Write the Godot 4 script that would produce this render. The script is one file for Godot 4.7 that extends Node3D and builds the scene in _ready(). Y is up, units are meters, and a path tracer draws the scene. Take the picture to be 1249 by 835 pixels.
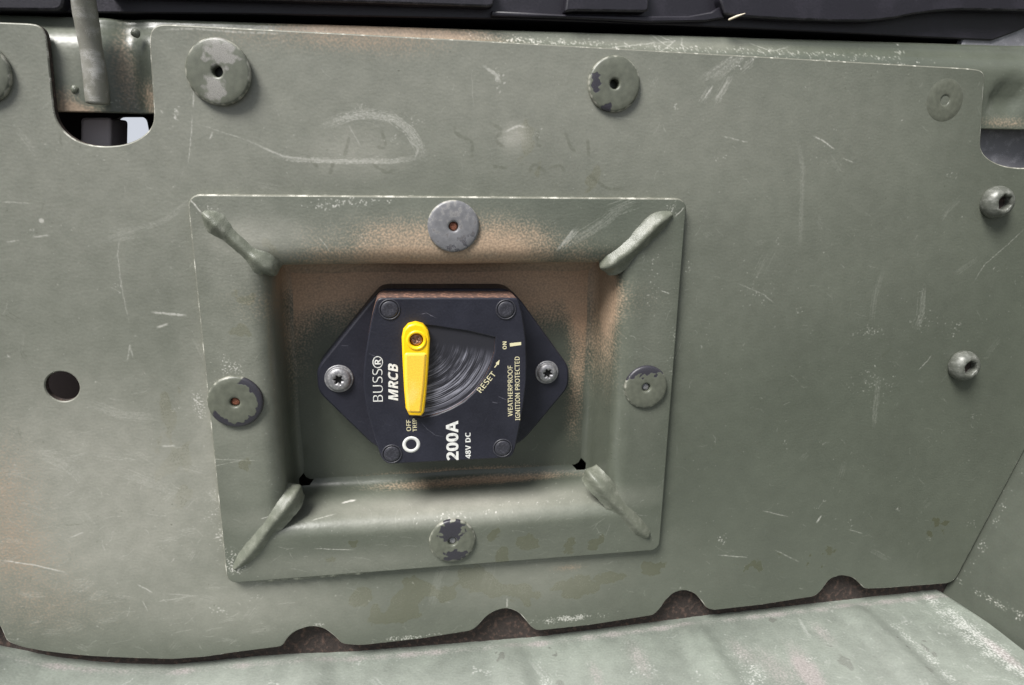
extends Node3D
# A recessed circuit breaker in a worn olive green vehicle panel. All shapes are written in millimetres
# (x right, y up, z out of the panel towards the viewer) and committed in metres.

const MM := 0.001
var off := Vector3.ZERO          # millimetre position of the thing that is being built
var rng := RandomNumberGenerator.new()
var fine_noise := FastNoiseLite.new()


func _ready() -> void:
	rng.seed = 41
	fine_noise.seed = 5
	fine_noise.frequency = 0.5
	# camera
	var cam := Camera3D.new()
	cam.name = "camera"
	cam.fov = 53.4
	cam.near = 0.01
	cam.far = 200.0
	cam.transform = Transform3D(Basis(Vector3(0.98710, 0.01536, 0.15939), Vector3(0.02565, 0.96737, -0.25208), Vector3(-0.15806, 0.25291, 0.95449)).orthonormalized(), Vector3(-0.0138, 0.0817, 0.2550))
	add_child(cam)
	cam.current = true
	# sky, exposure
	var env := Environment.new()
	env.background_mode = Environment.BG_SKY
	var sm := ProceduralSkyMaterial.new()
	sm.sky_top_color = Color(0.80, 0.83, 0.88)
	sm.sky_horizon_color = Color(0.90, 0.92, 0.96)
	sm.sky_curve = 0.3
	sm.ground_bottom_color = Color(0.33, 0.325, 0.32)
	sm.ground_horizon_color = Color(0.50, 0.50, 0.50)
	sm.sky_energy_multiplier = 0.72
	var sky := Sky.new()
	sky.sky_material = sm
	env.sky = sky
	env.tonemap_mode = Environment.TONE_MAPPER_LINEAR
	env.tonemap_exposure = 1.7
	env.sdfgi_enabled = true
	env.ssao_enabled = true
	env.ssil_enabled = true
	var we := WorldEnvironment.new()
	we.name = "daylight"
	we.environment = env
	add_child(we)
	# overcast sun, high on the left in front of the panel
	var sun := DirectionalLight3D.new()
	sun.name = "overcast_sun"
	sun.light_energy = 1.25
	sun.light_color = Color(1.0, 0.99, 0.98)
	sun.light_angular_distance = 24.0
	sun.shadow_enabled = true
	sun.look_at_from_position(Vector3(-0.65, 1.20, 0.62), Vector3.ZERO, Vector3.UP)
	add_child(sun)
	materials()
	cavity()
	rear_plates()
	floor_sheet()
	side_wall()
	front_panel()
	lifting_rod()
	moulding()
	pocket_frame()
	breaker()
	grass_stem()


# ------------------------------------------------------------------ textures

class Wear:
	var w: int
	var h: int
	var r: Rect2
	var s: float
	var mark: PackedByteArray
	var ink: PackedByteArray
	var dark := false
	var low: Array = []
	var lw: int
	var lh: int
	var rng := RandomNumberGenerator.new()
	var n := FastNoiseLite.new()

	func _init(rect: Rect2, px_per_mm: float, seed_no: int) -> void:
		r = rect
		s = px_per_mm
		w = int(rect.size.x * s)
		h = int(rect.size.y * s)
		lw = w / 4
		lh = h / 4
		mark.resize(w * h)
		ink.resize(w * h)
		for k in 4:
			var b := PackedByteArray()
			b.resize(lw * lh)
			low.append(b)
		rng.seed = seed_no
		n.seed = seed_no
		n.frequency = 0.35

	# layer 0 pale dust and painted light, 1 brown dust, 2 dark damp stain, 3 bare speckle
	func blob(layer: int, c: Vector2, rx: float, ry: float, power: float, turn := 0.0) -> void:
		var cx := (c.x - r.position.x) * s / 4.0
		var cy := (r.end.y - c.y) * s / 4.0
		var px := rx * s / 4.0
		var py := ry * s / 4.0
		var reach := maxf(px, py)
		var ct := cos(turn)
		var sn := sin(turn)
		var b: PackedByteArray = low[layer]
		for y in range(maxi(0, int(cy - reach)), mini(lh, int(cy + reach) + 1)):
			for x in range(maxi(0, int(cx - reach)), mini(lw, int(cx + reach) + 1)):
				var dx := x - cx
				var dy := y - cy
				var a := (dx * ct + dy * sn) / px
				var e := (dy * ct - dx * sn) / py
				var d := a * a + e * e
				if d < 1.0:
					var i := y * lw + x
					b[i] = mini(255, b[i] + int(255.0 * power * (1.0 - d) * (1.0 - d)))
		low[layer] = b

	func dot(p: Vector2, radius: float, power: float) -> void:
		stamp((p.x - r.position.x) * s, (r.end.y - p.y) * s, radius * s, power)

	func stamp(cx: float, cy: float, rad: float, power: float) -> void:
		for y in range(maxi(0, int(cy - rad - 1)), mini(h, int(cy + rad + 2))):
			for x in range(maxi(0, int(cx - rad - 1)), mini(w, int(cx + rad + 2))):
				var c := clampf(rad + 0.5 - sqrt((x - cx) * (x - cx) + (y - cy) * (y - cy)), 0.0, 1.0)
				var v := int(255.0 * c * power)
				if dark:
					if v > ink[y * w + x]:
						ink[y * w + x] = v
				elif v > mark[y * w + x]:
					mark[y * w + x] = v

	func stroke(pts: Array, width: float, power: float, broken := 0.5) -> void:
		var seed_at := rng.randf() * 900.0
		var run := 0.0
		var whole := 0.001
		for k in pts.size() - 1:
			whole += pts[k].distance_to(pts[k + 1])
		for k in pts.size() - 1:
			var a: Vector2 = pts[k]
			var b: Vector2 = pts[k + 1]
			var steps := maxi(1, int(a.distance_to(b) * s / 0.6))
			for j in steps:
				var p := a.lerp(b, float(j) / steps)
				run += 0.6 / s
				var g := n.get_noise_2d(run * 2.0 + seed_at, seed_at) * 0.5 + 0.5
				var q := run / whole
				var keep := clampf((g - broken * 0.6) * 3.0 + 0.4, 0.0, 1.0) * minf(1.0, minf(q, 1.0 - q) * 5.0 + 0.12)
				if keep > 0.03:
					stamp((p.x - r.position.x) * s + n.get_noise_2d(run, 7.0) * 0.8, (r.end.y - p.y) * s + n.get_noise_2d(run, 90.0) * 0.8, width * s * 0.36 * (0.4 + g * 1.2), power * keep * 0.95)

	# a soft wide rub made of many faint parallel hairs
	func rub(pts: Array, spread: float, hairs: int, power: float) -> void:
		for k in hairs:
			var o := Vector2(rng.randfn(), rng.randfn()) * spread * 0.5
			var line: Array = []
			for p in pts:
				line.append(p + o + Vector2(rng.randfn(), rng.randfn()) * spread * 0.08)
			stroke(line, 0.26, minf(1.0, power * 1.3) * rng.randf_range(0.3, 1.0), 0.65)

	func scatter(area: Rect2, count: int, length: float, power: float, width := 0.25, lean := 99.0) -> void:
		for k in count:
			var p := area.position + Vector2(rng.randf(), rng.randf()) * area.size
			var a := rng.randf() * TAU if lean > 50.0 else lean + rng.randfn() * 0.35
			var l := length * pow(rng.randf(), 2.2) + 0.4
			var d := Vector2(cos(a), sin(a)) * l
			var bend := d.orthogonal() * rng.randf_range(-0.18, 0.18)
			stroke([p, p + d * 0.5 + bend, p + d], width * rng.randf_range(0.6, 1.5), power * rng.randf_range(0.25, 1.0), 0.5)

	func specks(area: Rect2, count: int, size: float, power: float) -> void:
		for k in count:
			nick(area.position + Vector2(rng.randf(), rng.randf()) * area.size, size * rng.randf_range(0.3, 1.0), power * rng.randf_range(0.3, 1.0))

	# a small ragged nick: two or three overlapping dots of unlike size
	func nick(p: Vector2, size: float, power: float) -> void:
		var a := rng.randf() * TAU
		var d := Vector2(cos(a), sin(a)) * size * rng.randf_range(0.3, 1.1)
		dot(p, size * 0.55, power)
		dot(p + d, size * rng.randf_range(0.25, 0.5), power * 0.8)
		dot(p - d * 0.7 + d.orthogonal() * 0.4, size * rng.randf_range(0.15, 0.4), power * 0.9)

	# a patch of chips: small irregular dots crowded round a place
	func chips(c: Vector2, reach: Vector2, count: int, size := 0.35, power := 0.9) -> void:
		for k in count:
			nick(c + Vector2(rng.randfn() * reach.x, rng.randfn() * reach.y) * 0.5, size * 1.3 * rng.randf_range(0.25, 1.0), minf(1.0, power * 1.35) * rng.randf_range(0.35, 1.0))

	func grey(freq: float, octaves: int, shrink := 1) -> PackedByteArray:
		var f := FastNoiseLite.new()
		f.noise_type = FastNoiseLite.TYPE_SIMPLEX_SMOOTH
		f.seed = rng.randi() % 10000
		f.frequency = freq * shrink / s
		f.fractal_octaves = octaves
		var im := f.get_image(w / shrink, h / shrink)
		if shrink > 1:
			im.resize(w, h, Image.INTERPOLATE_CUBIC)
		return im.get_data()

	func full(k: int) -> PackedByteArray:
		var im := Image.create_from_data(lw, lh, false, Image.FORMAT_L8, low[k])
		im.resize(w, h, Image.INTERPOLATE_CUBIC)
		return im.get_data()

	func finish(look: Dictionary) -> StandardMaterial3D:
		var n1 := grey(0.018, 3, 4)
		var n2 := grey(0.11, 4, 2)
		var n3 := grey(0.9, 2)
		var pf := FastNoiseLite.new()
		pf.noise_type = FastNoiseLite.TYPE_SIMPLEX_SMOOTH
		pf.seed = rng.randi() % 10000
		pf.frequency = look.get("peel_freq", 0.55) / s * 1.35
		pf.fractal_octaves = 2
		var pim := pf.get_image(w * 10 / 18, h)
		pim.resize(w, h, Image.INTERPOLATE_CUBIC)
		var peel := pim.get_data()
		var haze := full(0)
		var brown := full(1)
		var stain := full(2)
		var bare := full(3)
		var base: Color = look.base
		var pale: Color = look.pale
		var tan_: Color = look.brown
		var damp: Color = look.stain
		var scrape: Color = look.mark
		var rough: float = look.rough
		var vary: float = look.get("vary", 0.10)
		var deep: float = look.get("deep", 0.5)
		var rgb := PackedByteArray()
		rgb.resize(w * h * 3)
		var gloss := PackedByteArray()
		gloss.resize(w * h)
		var tall := PackedByteArray()
		tall.resize(w * h)
		for i in w * h:
			var a := n1[i] / 255.0
			var b := n2[i] / 255.0
			var c := n3[i] / 255.0
			var k := 1.0 + (a - 0.5) * vary * 2.0 + (b - 0.5) * vary * 1.2 + (c - 0.5) * vary * 1.5
			var rr := base.r * k
			var gg := base.g * k
			var bb := base.b * k
			var ro := rough
			var st := stain[i] / 255.0
			if st > 0.02:
				var m := clampf((st * 1.5 + b * 1.3 - 1.30) * 9.0, 0.0, 1.0) * 0.95
				rr += (damp.r - rr) * m
				gg += (damp.g - gg) * m
				bb += (damp.b - bb) * m
				ro -= 0.14 * m
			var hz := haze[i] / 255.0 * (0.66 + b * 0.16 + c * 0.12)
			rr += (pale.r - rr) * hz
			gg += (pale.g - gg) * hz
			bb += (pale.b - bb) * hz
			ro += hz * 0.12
			var br := brown[i] / 255.0
			if br > 0.01:
				var m2 := clampf((br + (c - 0.5) * 1.5 * (1.1 - br) - 0.10 + (b - 0.5) * 0.25) * 1.15, 0.0, 1.0) * clampf(br * 1.8, 0.0, 0.88)
				rr += (tan_.r * (0.85 + 0.3 * c) - rr) * m2
				gg += (tan_.g * (0.85 + 0.3 * c) - gg) * m2
				bb += (tan_.b * (0.85 + 0.3 * c) - bb) * m2
				ro += m2 * 0.25
			var ik := ink[i] / 255.0
			if ik > 0.01:
				ik *= 0.45 + 0.5 * b
				rr += (damp.r * 0.86 - rr) * ik
				gg += (damp.g * 0.86 - gg) * ik
				bb += (damp.b * 0.86 - bb) * ik
			var ba := bare[i] / 255.0
			var mk := mark[i] / 255.0
			if ba > 0.02:
				mk = maxf(mk, clampf((ba * 0.9 + c * 1.1 + b * 0.6 - 1.36) * 3.0, 0.0, 0.8))
			mk *= 0.55 + 0.45 * c
			rr += (scrape.r - rr) * mk
			gg += (scrape.g - gg) * mk
			bb += (scrape.b - bb) * mk
			rgb[i * 3] = clampi(int(rr * 255.0), 0, 255)
			rgb[i * 3 + 1] = clampi(int(gg * 255.0), 0, 255)
			rgb[i * 3 + 2] = clampi(int(bb * 255.0), 0, 255)
			gloss[i] = clampi(int((ro + (c - 0.5) * 0.10 + (b - 0.5) * 0.10) * 255.0), 0, 255)
			tall[i] = clampi(int((0.55 + (peel[i] / 255.0 - 0.5) * deep + (c - 0.5) * 0.10 + br * (c - 0.5) * 0.4 - mk * 0.25) * 255.0), 0, 255)
		var m3 := StandardMaterial3D.new()
		m3.albedo_texture = ImageTexture.create_from_image(Image.create_from_data(w, h, false, Image.FORMAT_RGB8, rgb))
		m3.roughness = 1.0
		m3.roughness_texture = ImageTexture.create_from_image(Image.create_from_data(w, h, false, Image.FORMAT_L8, gloss))
		m3.roughness_texture_channel = BaseMaterial3D.TEXTURE_CHANNEL_RED
		m3.heightmap_enabled = true
		m3.heightmap_texture = ImageTexture.create_from_image(Image.create_from_data(w, h, false, Image.FORMAT_L8, tall))
		m3.heightmap_scale = look.get("relief", 0.012)
		m3.metallic_specular = look.get("specular", 0.5)
		m3.texture_repeat = false
		return m3


# small repeating grain for pieces without a laid-out texture
func grain(base: Color, spot: Color, amount: float, freq: float, seed_no: int, rough: float, metal := 0.0, relief := 0.01, scale_mm := 40.0) -> StandardMaterial3D:
	var sz := 256
	var f := FastNoiseLite.new()
	f.seed = seed_no
	f.frequency = freq
	f.fractal_octaves = 4
	var g := FastNoiseLite.new()
	g.seed = seed_no + 3
	g.frequency = 0.25
	var a := f.get_seamless_image(sz, sz).get_data()
	var b := g.get_seamless_image(sz, sz).get_data()
	var rgb := PackedByteArray()
	rgb.resize(sz * sz * 3)
	var hi := PackedByteArray()
	hi.resize(sz * sz)
	var ro := PackedByteArray()
	ro.resize(sz * sz)
	for i in sz * sz:
		var u := a[i] / 255.0
		var v := b[i] / 255.0
		var m := clampf((u - 0.52) * 3.0 + (v - 0.5) * 1.2, 0.0, 1.0) * amount
		var k := 0.92 + 0.16 * v
		rgb[i * 3] = clampi(int(lerpf(base.r, spot.r, m) * k * 255.0), 0, 255)
		rgb[i * 3 + 1] = clampi(int(lerpf(base.g, spot.g, m) * k * 255.0), 0, 255)
		rgb[i * 3 + 2] = clampi(int(lerpf(base.b, spot.b, m) * k * 255.0), 0, 255)
		hi[i] = clampi(int((u * 0.5 + v * 0.5) * 255.0), 0, 255)
		ro[i] = clampi(int((rough + (v - 0.5) * 0.14 + m * 0.15) * 255.0), 0, 255)
	var m4 := StandardMaterial3D.new()
	m4.albedo_texture = ImageTexture.create_from_image(Image.create_from_data(sz, sz, false, Image.FORMAT_RGB8, rgb))
	m4.roughness = 1.0
	m4.roughness_texture = ImageTexture.create_from_image(Image.create_from_data(sz, sz, false, Image.FORMAT_L8, ro))
	m4.roughness_texture_channel = BaseMaterial3D.TEXTURE_CHANNEL_RED
	m4.metallic = metal
	m4.heightmap_enabled = true
	m4.heightmap_texture = ImageTexture.create_from_image(Image.create_from_data(sz, sz, false, Image.FORMAT_L8, hi))
	m4.heightmap_scale = relief
	m4.uv1_triplanar = true
	m4.uv1_scale = Vector3.ONE * (1000.0 / scale_mm)
	return m4


func plain(c: Color, rough: float, metal := 0.0) -> StandardMaterial3D:
	var m := StandardMaterial3D.new()
	m.albedo_color = c
	m.roughness = rough
	m.metallic = metal
	return m


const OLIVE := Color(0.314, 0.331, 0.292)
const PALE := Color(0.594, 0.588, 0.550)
const DUST := Color(0.560, 0.485, 0.410)
const DAMP := Color(0.285, 0.295, 0.235)
const SCRAPE := Color(0.79, 0.78, 0.755)
const PANEL := Rect2(-205, -135, 535, 265)
const FRAME := Rect2(-90, -86, 190, 162)

var m_panel: StandardMaterial3D
var m_frame: StandardMaterial3D
var m_edge: StandardMaterial3D
var m_floor: StandardMaterial3D
var m_rear: StandardMaterial3D
var m_side: StandardMaterial3D
var m_pan: StandardMaterial3D
var m_weld: StandardMaterial3D
var m_dark: StandardMaterial3D
var m_rust: StandardMaterial3D
var m_black: StandardMaterial3D
var m_black_edge: StandardMaterial3D
var m_zinc: StandardMaterial3D
var m_bolt: StandardMaterial3D
var m_bore: StandardMaterial3D
var m_copper: StandardMaterial3D
var m_grey: StandardMaterial3D


func materials() -> void:
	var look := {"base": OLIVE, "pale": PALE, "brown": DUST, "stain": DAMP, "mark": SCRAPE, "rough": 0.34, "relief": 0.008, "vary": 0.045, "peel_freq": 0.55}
	m_panel = panel_wear_light().finish(look)
	var frame_look := look.duplicate()
	frame_look.brown = Color(0.64, 0.545, 0.455)
	m_frame = frame_wear_light().finish(frame_look)
	var floor_look := look.duplicate()
	floor_look.base = Color(0.440, 0.462, 0.430)
	floor_look.rough = 0.34
	floor_look.vary = 0.10
	floor_look.relief = 0.02
	floor_look.brown = Color(0.56, 0.535, 0.525)
	floor_look.pale = Color(0.575, 0.588, 0.562)
	floor_look.mark = Color(0.76, 0.76, 0.745)
	floor_look.stain = Color(0.37, 0.38, 0.355)
	m_floor = floor_wear().finish(floor_look)
	var side_look := look.duplicate()
	side_look.base = Color(0.285, 0.300, 0.268)
	m_side = side_wear().finish(side_look)
	m_rear = rear_wear().finish(look)
	var pan_look := look.duplicate()
	pan_look.brown = Color(0.71, 0.585, 0.48)
	m_pan = pan_wear().finish(pan_look)
	m_edge = grain(Color(0.44, 0.44, 0.40), Color(0.84, 0.83, 0.79), 1.0, 0.014, 11, 0.5, 0.1, 0.004, 30.0)
	m_weld = grain(Color(0.365, 0.378, 0.332), Color(0.56, 0.56, 0.52), 0.5, 0.02, 12, 0.40, 0.0, 0.03, 22.0)
	m_dark = plain(Color(0.085, 0.04, 0.04), 0.85)  # near-black paints the darkness of the hollow into the colour
	m_rust = grain(Color(0.20, 0.17, 0.155), Color(0.40, 0.32, 0.28), 0.8, 0.03, 13, 0.85, 0.0, 0.05, 25.0)
	m_black = grain(Color(0.105, 0.097, 0.128), Color(0.20, 0.185, 0.225), 0.35, 0.012, 14, 0.46, 0.0, 0.006, 60.0)
	m_black_edge = grain(Color(0.13, 0.125, 0.15), Color(0.42, 0.41, 0.43), 0.7, 0.02, 19, 0.5, 0.0, 0.006, 40.0)
	m_zinc = grain(Color(0.52, 0.52, 0.53), Color(0.75, 0.74, 0.73), 0.7, 0.03, 15, 0.42, 0.55, 0.01, 12.0)
	m_bolt = grain(Color(0.330, 0.338, 0.312), Color(0.60, 0.60, 0.58), 0.6, 0.02, 16, 0.36, 0.1, 0.008, 14.0)
	m_bore = plain(Color(0.05, 0.045, 0.045), 0.7)  # near-black paints in the shade at the bottom of screw sockets
	m_copper = grain(Color(0.50, 0.30, 0.22), Color(0.75, 0.55, 0.45), 0.8, 0.03, 17, 0.5, 0.3, 0.02, 4.0)
	m_grey = grain(Color(0.50, 0.50, 0.52), Color(0.66, 0.66, 0.68), 0.6, 0.02, 18, 0.5, 0.1, 0.006, 30.0)


func panel_wear_light() -> Wear:
	var t := Wear.new(PANEL, 3.4, 101)
	# pale dust plus painted glare and light falloff: strongest lower left, weak lower right
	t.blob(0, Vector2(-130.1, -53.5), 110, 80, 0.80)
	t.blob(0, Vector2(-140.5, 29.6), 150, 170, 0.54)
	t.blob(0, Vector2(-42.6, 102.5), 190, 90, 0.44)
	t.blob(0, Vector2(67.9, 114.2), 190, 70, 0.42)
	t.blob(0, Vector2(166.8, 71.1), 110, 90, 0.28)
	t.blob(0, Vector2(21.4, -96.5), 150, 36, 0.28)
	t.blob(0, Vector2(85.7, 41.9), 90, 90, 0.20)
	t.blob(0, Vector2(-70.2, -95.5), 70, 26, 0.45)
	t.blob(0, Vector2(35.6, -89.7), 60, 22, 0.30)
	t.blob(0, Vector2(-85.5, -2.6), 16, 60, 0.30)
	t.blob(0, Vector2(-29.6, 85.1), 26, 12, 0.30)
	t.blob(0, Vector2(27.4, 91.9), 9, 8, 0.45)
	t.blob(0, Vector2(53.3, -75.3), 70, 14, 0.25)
	t.blob(1, Vector2(-164.7, -40.9), 28, 46, 0.50)
	t.blob(1, Vector2(-158.5, -72.2), 34, 30, 0.28)
	t.blob(1, Vector2(-19.8, 123.0), 40, 9, 0.50)
	t.blob(1, Vector2(-54.7, 122.8), 40, 8, 0.30)
	t.blob(1, Vector2(-149.4, -89.4), 40, 18, 0.22)
	t.blob(1, Vector2(53.8, -87.3), 12, 3, 0.5)
	# damp dark blotches
	for p in [Vector2(-33.9, -93.2), Vector2(-18.8, -96.6), Vector2(-11.8, -91.4), Vector2(2.0, -94.6), Vector2(17.8, -92.9), Vector2(25.7, -96.1), Vector2(35.8, -98.7), Vector2(54.1, -97.6), Vector2(63.3, -95.5), Vector2(74.5, -93.2), Vector2(91.4, -90.6), Vector2(-27.6, -103.7), Vector2(-17.3, -104.0), Vector2(12.5, -87.7)]:
		t.blob(2, p, 9 + t.rng.randf() * 5, 6 + t.rng.randf() * 6, 0.75, t.rng.randf() * 3.0)
	for p in [Vector2(32.0, 89.1), Vector2(36.8, 81.9), Vector2(57.3, 77.8), Vector2(-101.9, -8.4), Vector2(-101.1, -28.2), Vector2(-99.0, -41.9), Vector2(-107.6, -34.5), Vector2(-96.1, -21.8), Vector2(31.9, 96.3)]:
		t.blob(2, p, 3.5 + t.rng.randf() * 4, 7 + t.rng.randf() * 6, 0.62, t.rng.randf() * 0.8)
	for p in [Vector2(-101.2, -2.0), Vector2(-101.1, -14.9), Vector2(-96.9, 1.0), Vector2(-101.7, -28.1), Vector2(-97.0, -28.4), Vector2(-99.6, -41.9), Vector2(-106.1, -21.2)]:
		t.blob(2, p, 3.2, 10, 0.55, 0.1)
	t.blob(2, Vector2(175.7, -93.7), 18, 14, 0.35)
	t.blob(2, Vector2(233.6, -81.0), 14, 16, 0.45)
	t.blob(2, Vector2(143.0, -95.1), 26, 12, 0.40)
	t.dark = true
	for q in [[Vector2(6.0, 95.6), Vector2(8.0, 92.3), Vector2(11.6, 90.1), Vector2(13.0, 86.7), Vector2(12.2, 83.9)], [Vector2(19.9, 96.0), Vector2(22.0, 93.2), Vector2(20.8, 89.8), Vector2(22.9, 86.9)], [Vector2(36.5, 93.5), Vector2(35.0, 90.0), Vector2(37.5, 87.8)], [Vector2(47.2, 93.8), Vector2(48.9, 88.6), Vector2(51.5, 86.3)], [Vector2(54.1, 91.0), Vector2(56.3, 85.2)], [Vector2(32.2, 79.5), Vector2(35.8, 81.9), Vector2(39.6, 80.2)], [Vector2(42.1, 80.3), Vector2(45.8, 82.1), Vector2(49.0, 79.8)], [Vector2(20.0, 82.3), Vector2(23.6, 80.3), Vector2(26.6, 82.1)], [Vector2(-18.0, 92.3), Vector2(-18.7, 89.0), Vector2(-21.6, 87.2)], [Vector2(-29.4, 90.7), Vector2(-30.5, 83.7)], [Vector2(-42.3, 83.5), Vector2(-42.8, 79.3)], [Vector2(-36.8, 81.4), Vector2(-37.3, 77.4)], [Vector2(-22.7, 81.6), Vector2(-20.7, 79.4), Vector2(-16.1, 79.1)], [Vector2(57.3, 77.8), Vector2(63.7, 75.8), Vector2(70.3, 73.4)]]:
		var bent: Array = []
		for p in q:
			bent.append(Vector3(p.x + t.rng.randfn() * 0.9, p.y + t.rng.randfn() * 0.7, 0))
		bent = spline(bent, 5)
		var flat: Array = []
		for p in bent:
			flat.append(Vector2(p.x, p.y))
		t.stroke(flat, 1.5, 0.30, 0.45)
	for k in 40:
		var p := Vector2(t.rng.randf_range(-170, 240), t.rng.randf_range(-105, 110))
		t.rub([p, p + Vector2(t.rng.randfn() * 2, t.rng.randfn() * 3)], 1.6, 4, 0.5)
	t.specks(PANEL, 420, 0.4, 0.9)
	t.dark = false
	# the scuffed loop and other marks one can point to
	t.rub([Vector2(-39.0, 94.0), Vector2(-31.9, 96.9), Vector2(-23.5, 98.2), Vector2(-15.0, 97.0), Vector2(-9.4, 93.0), Vector2(-6.1, 87.5), Vector2(-5.3, 83.6)], 1.6, 34, 0.75)
	t.rub([Vector2(-57.4, 83.8), Vector2(-49.3, 82.3), Vector2(-32.6, 82.0), Vector2(-15.5, 82.3), Vector2(-6.1, 84.1)], 0.9, 22, 0.7)
	t.stroke([Vector2(-65.2, 88.6), Vector2(-53.4, 83.3), Vector2(-38.2, 81.9), Vector2(-18.3, 82.2)], 0.8, 0.6, 0.3)
	t.stroke([Vector2(-30.6, 94.2), Vector2(-28.8, 90.7), Vector2(-26.7, 87.1)], 0.5, 0.45, 0.4)
	t.stroke([Vector2(-10.1, 89.7), Vector2(-6.7, 86.9), Vector2(-8.2, 82.7)], 0.9, 0.5, 0.4)
	t.chips(Vector2(-9.3, 96.6), Vector2(6, 3), 26, 0.3, 0.5)
	t.stroke([Vector2(24.4, 93.2), Vector2(29.4, 95.6), Vector2(32.5, 94.8)], 0.9, 0.7, 0.4)
	t.rub([Vector2(23.5, 91.8), Vector2(31.9, 93.4)], 4.0, 20, 0.30)
	t.stroke([Vector2(16.8, 115.2), Vector2(20.9, 112.6), Vector2(22.7, 109.9)], 1.4, 0.6, 0.5)
	t.chips(Vector2(21.8, 111.3), Vector2(2, 4), 20, 0.45, 0.6)
	t.stroke([Vector2(12.4, 112.9), Vector2(13.0, 101.4)], 0.3, 0.35, 0.4)
	for q in [[Vector2(113.5, 122.1), Vector2(102.3, 113.1)], [Vector2(109.6, 121.9), Vector2(98.4, 114.1)], [Vector2(109.3, 115.1), Vector2(104.4, 105.6)], [Vector2(102.0, 110.2), Vector2(99.1, 106.1)], [Vector2(117.9, 121.1), Vector2(113.7, 117.5)]]:
		t.rub(q, 1.6, 16, 0.55)
	t.stroke([Vector2(108.8, 113.9), Vector2(104.3, 106.2)], 1.3, 0.5, 0.5)
	t.stroke([Vector2(102.8, 111.4), Vector2(99.4, 106.4)], 0.8, 0.75, 0.4)
	t.chips(Vector2(111.3, 121.4), Vector2(5, 4), 34, 0.4, 0.8)
	t.stroke([Vector2(146.3, 94.4), Vector2(151.1, 92.4), Vector2(156.1, 89.4)], 0.6, 0.9, 0.3)
	t.stroke([Vector2(160.2, 86.3), Vector2(165.1, 84.5)], 0.4, 0.7, 0.4)
	t.rub([Vector2(139.6, 92.2), Vector2(143.1, 82.0), Vector2(144.6, 67.7), Vector2(146.1, 51.4)], 1.2, 14, 0.30)
	t.stroke([Vector2(108.2, 93.6), Vector2(119.2, 91.4)], 0.45, 0.65, 0.5)
	t.chips(Vector2(88.6, 104.0), Vector2(1.2, 2), 7, 0.35, 0.8)
	t.stroke([Vector2(249.4, 58.7), Vector2(242.6, 51.8), Vector2(233.2, 43.4), Vector2(229.3, 35.3)], 0.4, 0.7, 0.5)
	t.rub([Vector2(184.8, 41.0), Vector2(183.1, 30.6), Vector2(183.4, 19.2)], 1.4, 12, 0.35)
	t.rub([Vector2(205.4, 33.8), Vector2(206.6, 21.2), Vector2(204.8, 15.8)], 2.2, 18, 0.40)
	t.chips(Vector2(184.1, 15.2), Vector2(7, 3), 34, 0.4, 0.6)
	t.chips(Vector2(207.4, 18.7), Vector2(6, 4), 34, 0.35, 0.55)
	t.chips(Vector2(225.1, 16.5), Vector2(4, 4), 22, 0.4, 0.6)
	t.rub([Vector2(190.7, -6.0), Vector2(191.7, -21.3), Vector2(192.2, -29.1)], 1.5, 14, 0.35)
	t.chips(Vector2(188.7, -8.2), Vector2(12, 6), 60, 0.4, 0.6)
	t.stroke([Vector2(210.3, -2.9), Vector2(213.6, 0.8), Vector2(215.5, 3.7)], 0.5, 0.7, 0.4)
	t.stroke([Vector2(120.9, 36.6), Vector2(132.2, 32.0), Vector2(138.2, 27.8)], 0.4, 0.6, 0.5)
	t.chips(Vector2(130.1, 34.8), Vector2(9, 6), 26, 0.35, 0.6)
	t.stroke([Vector2(124.6, -87.7), Vector2(139.2, -90.2)], 0.5, 0.8, 0.4)
	t.stroke([Vector2(152.2, -87.4), Vector2(165.5, -95.0)], 0.5, 0.6, 0.5)
	t.stroke([Vector2(143.8, -66.9), Vector2(157.1, -71.1)], 0.5, 0.7, 0.4)
	t.chips(Vector2(125.5, -80.3), Vector2(3, 3), 14, 0.5, 0.9)
	t.stroke([Vector2(171.4, -74.7), Vector2(173.0, -71.5)], 1.1, 0.7, 0.3)
	t.stroke([Vector2(188.3, -79.7), Vector2(195.9, -82.5)], 0.5, 0.6, 0.4)
	# left side
	t.stroke([Vector2(-109.3, 56.5), Vector2(-110.9, 49.4), Vector2(-111.0, 37.9), Vector2(-109.9, 24.6)], 0.35, 0.6, 0.3)
	t.rub([Vector2(-118.6, 52.8), Vector2(-108.2, 56.7), Vector2(-94.5, 61.2), Vector2(-84.3, 69.1)], 1.2, 12, 0.30)
	t.rub([Vector2(-112.1, 56.5), Vector2(-104.0, 58.4)], 3.0, 24, 0.35)
	t.stroke([Vector2(-102.0, 28.9), Vector2(-90.3, 27.5)], 1.1, 0.75, 0.35)
	t.stroke([Vector2(-100.7, 23.4), Vector2(-97.0, 24.6)], 1.0, 0.7, 0.4)
	t.stroke([Vector2(-112.3, 10.9), Vector2(-110.8, 17.0), Vector2(-110.2, 12.1)], 0.5, 0.6, 0.4)
	t.stroke([Vector2(-104.2, -22.3), Vector2(-99.4, -22.6)], 0.9, 0.65, 0.3)
	t.stroke([Vector2(-136.7, 55.6), Vector2(-131.5, 56.2)], 0.7, 0.6, 0.4)
	t.stroke([Vector2(-145.0, 54.0), Vector2(-140.9, 54.5)], 0.7, 0.55, 0.4)
	t.stroke([Vector2(-144.9, 67.3), Vector2(-135.0, 66.8)], 0.5, 0.4, 0.6)
	t.dot(Vector2(-133.3, 61.1), 0.8, 0.7)
	t.stroke([Vector2(-165.8, -65.3), Vector2(-155.0, -68.3), Vector2(-144.2, -72.5)], 0.7, 0.85, 0.2)
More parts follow.
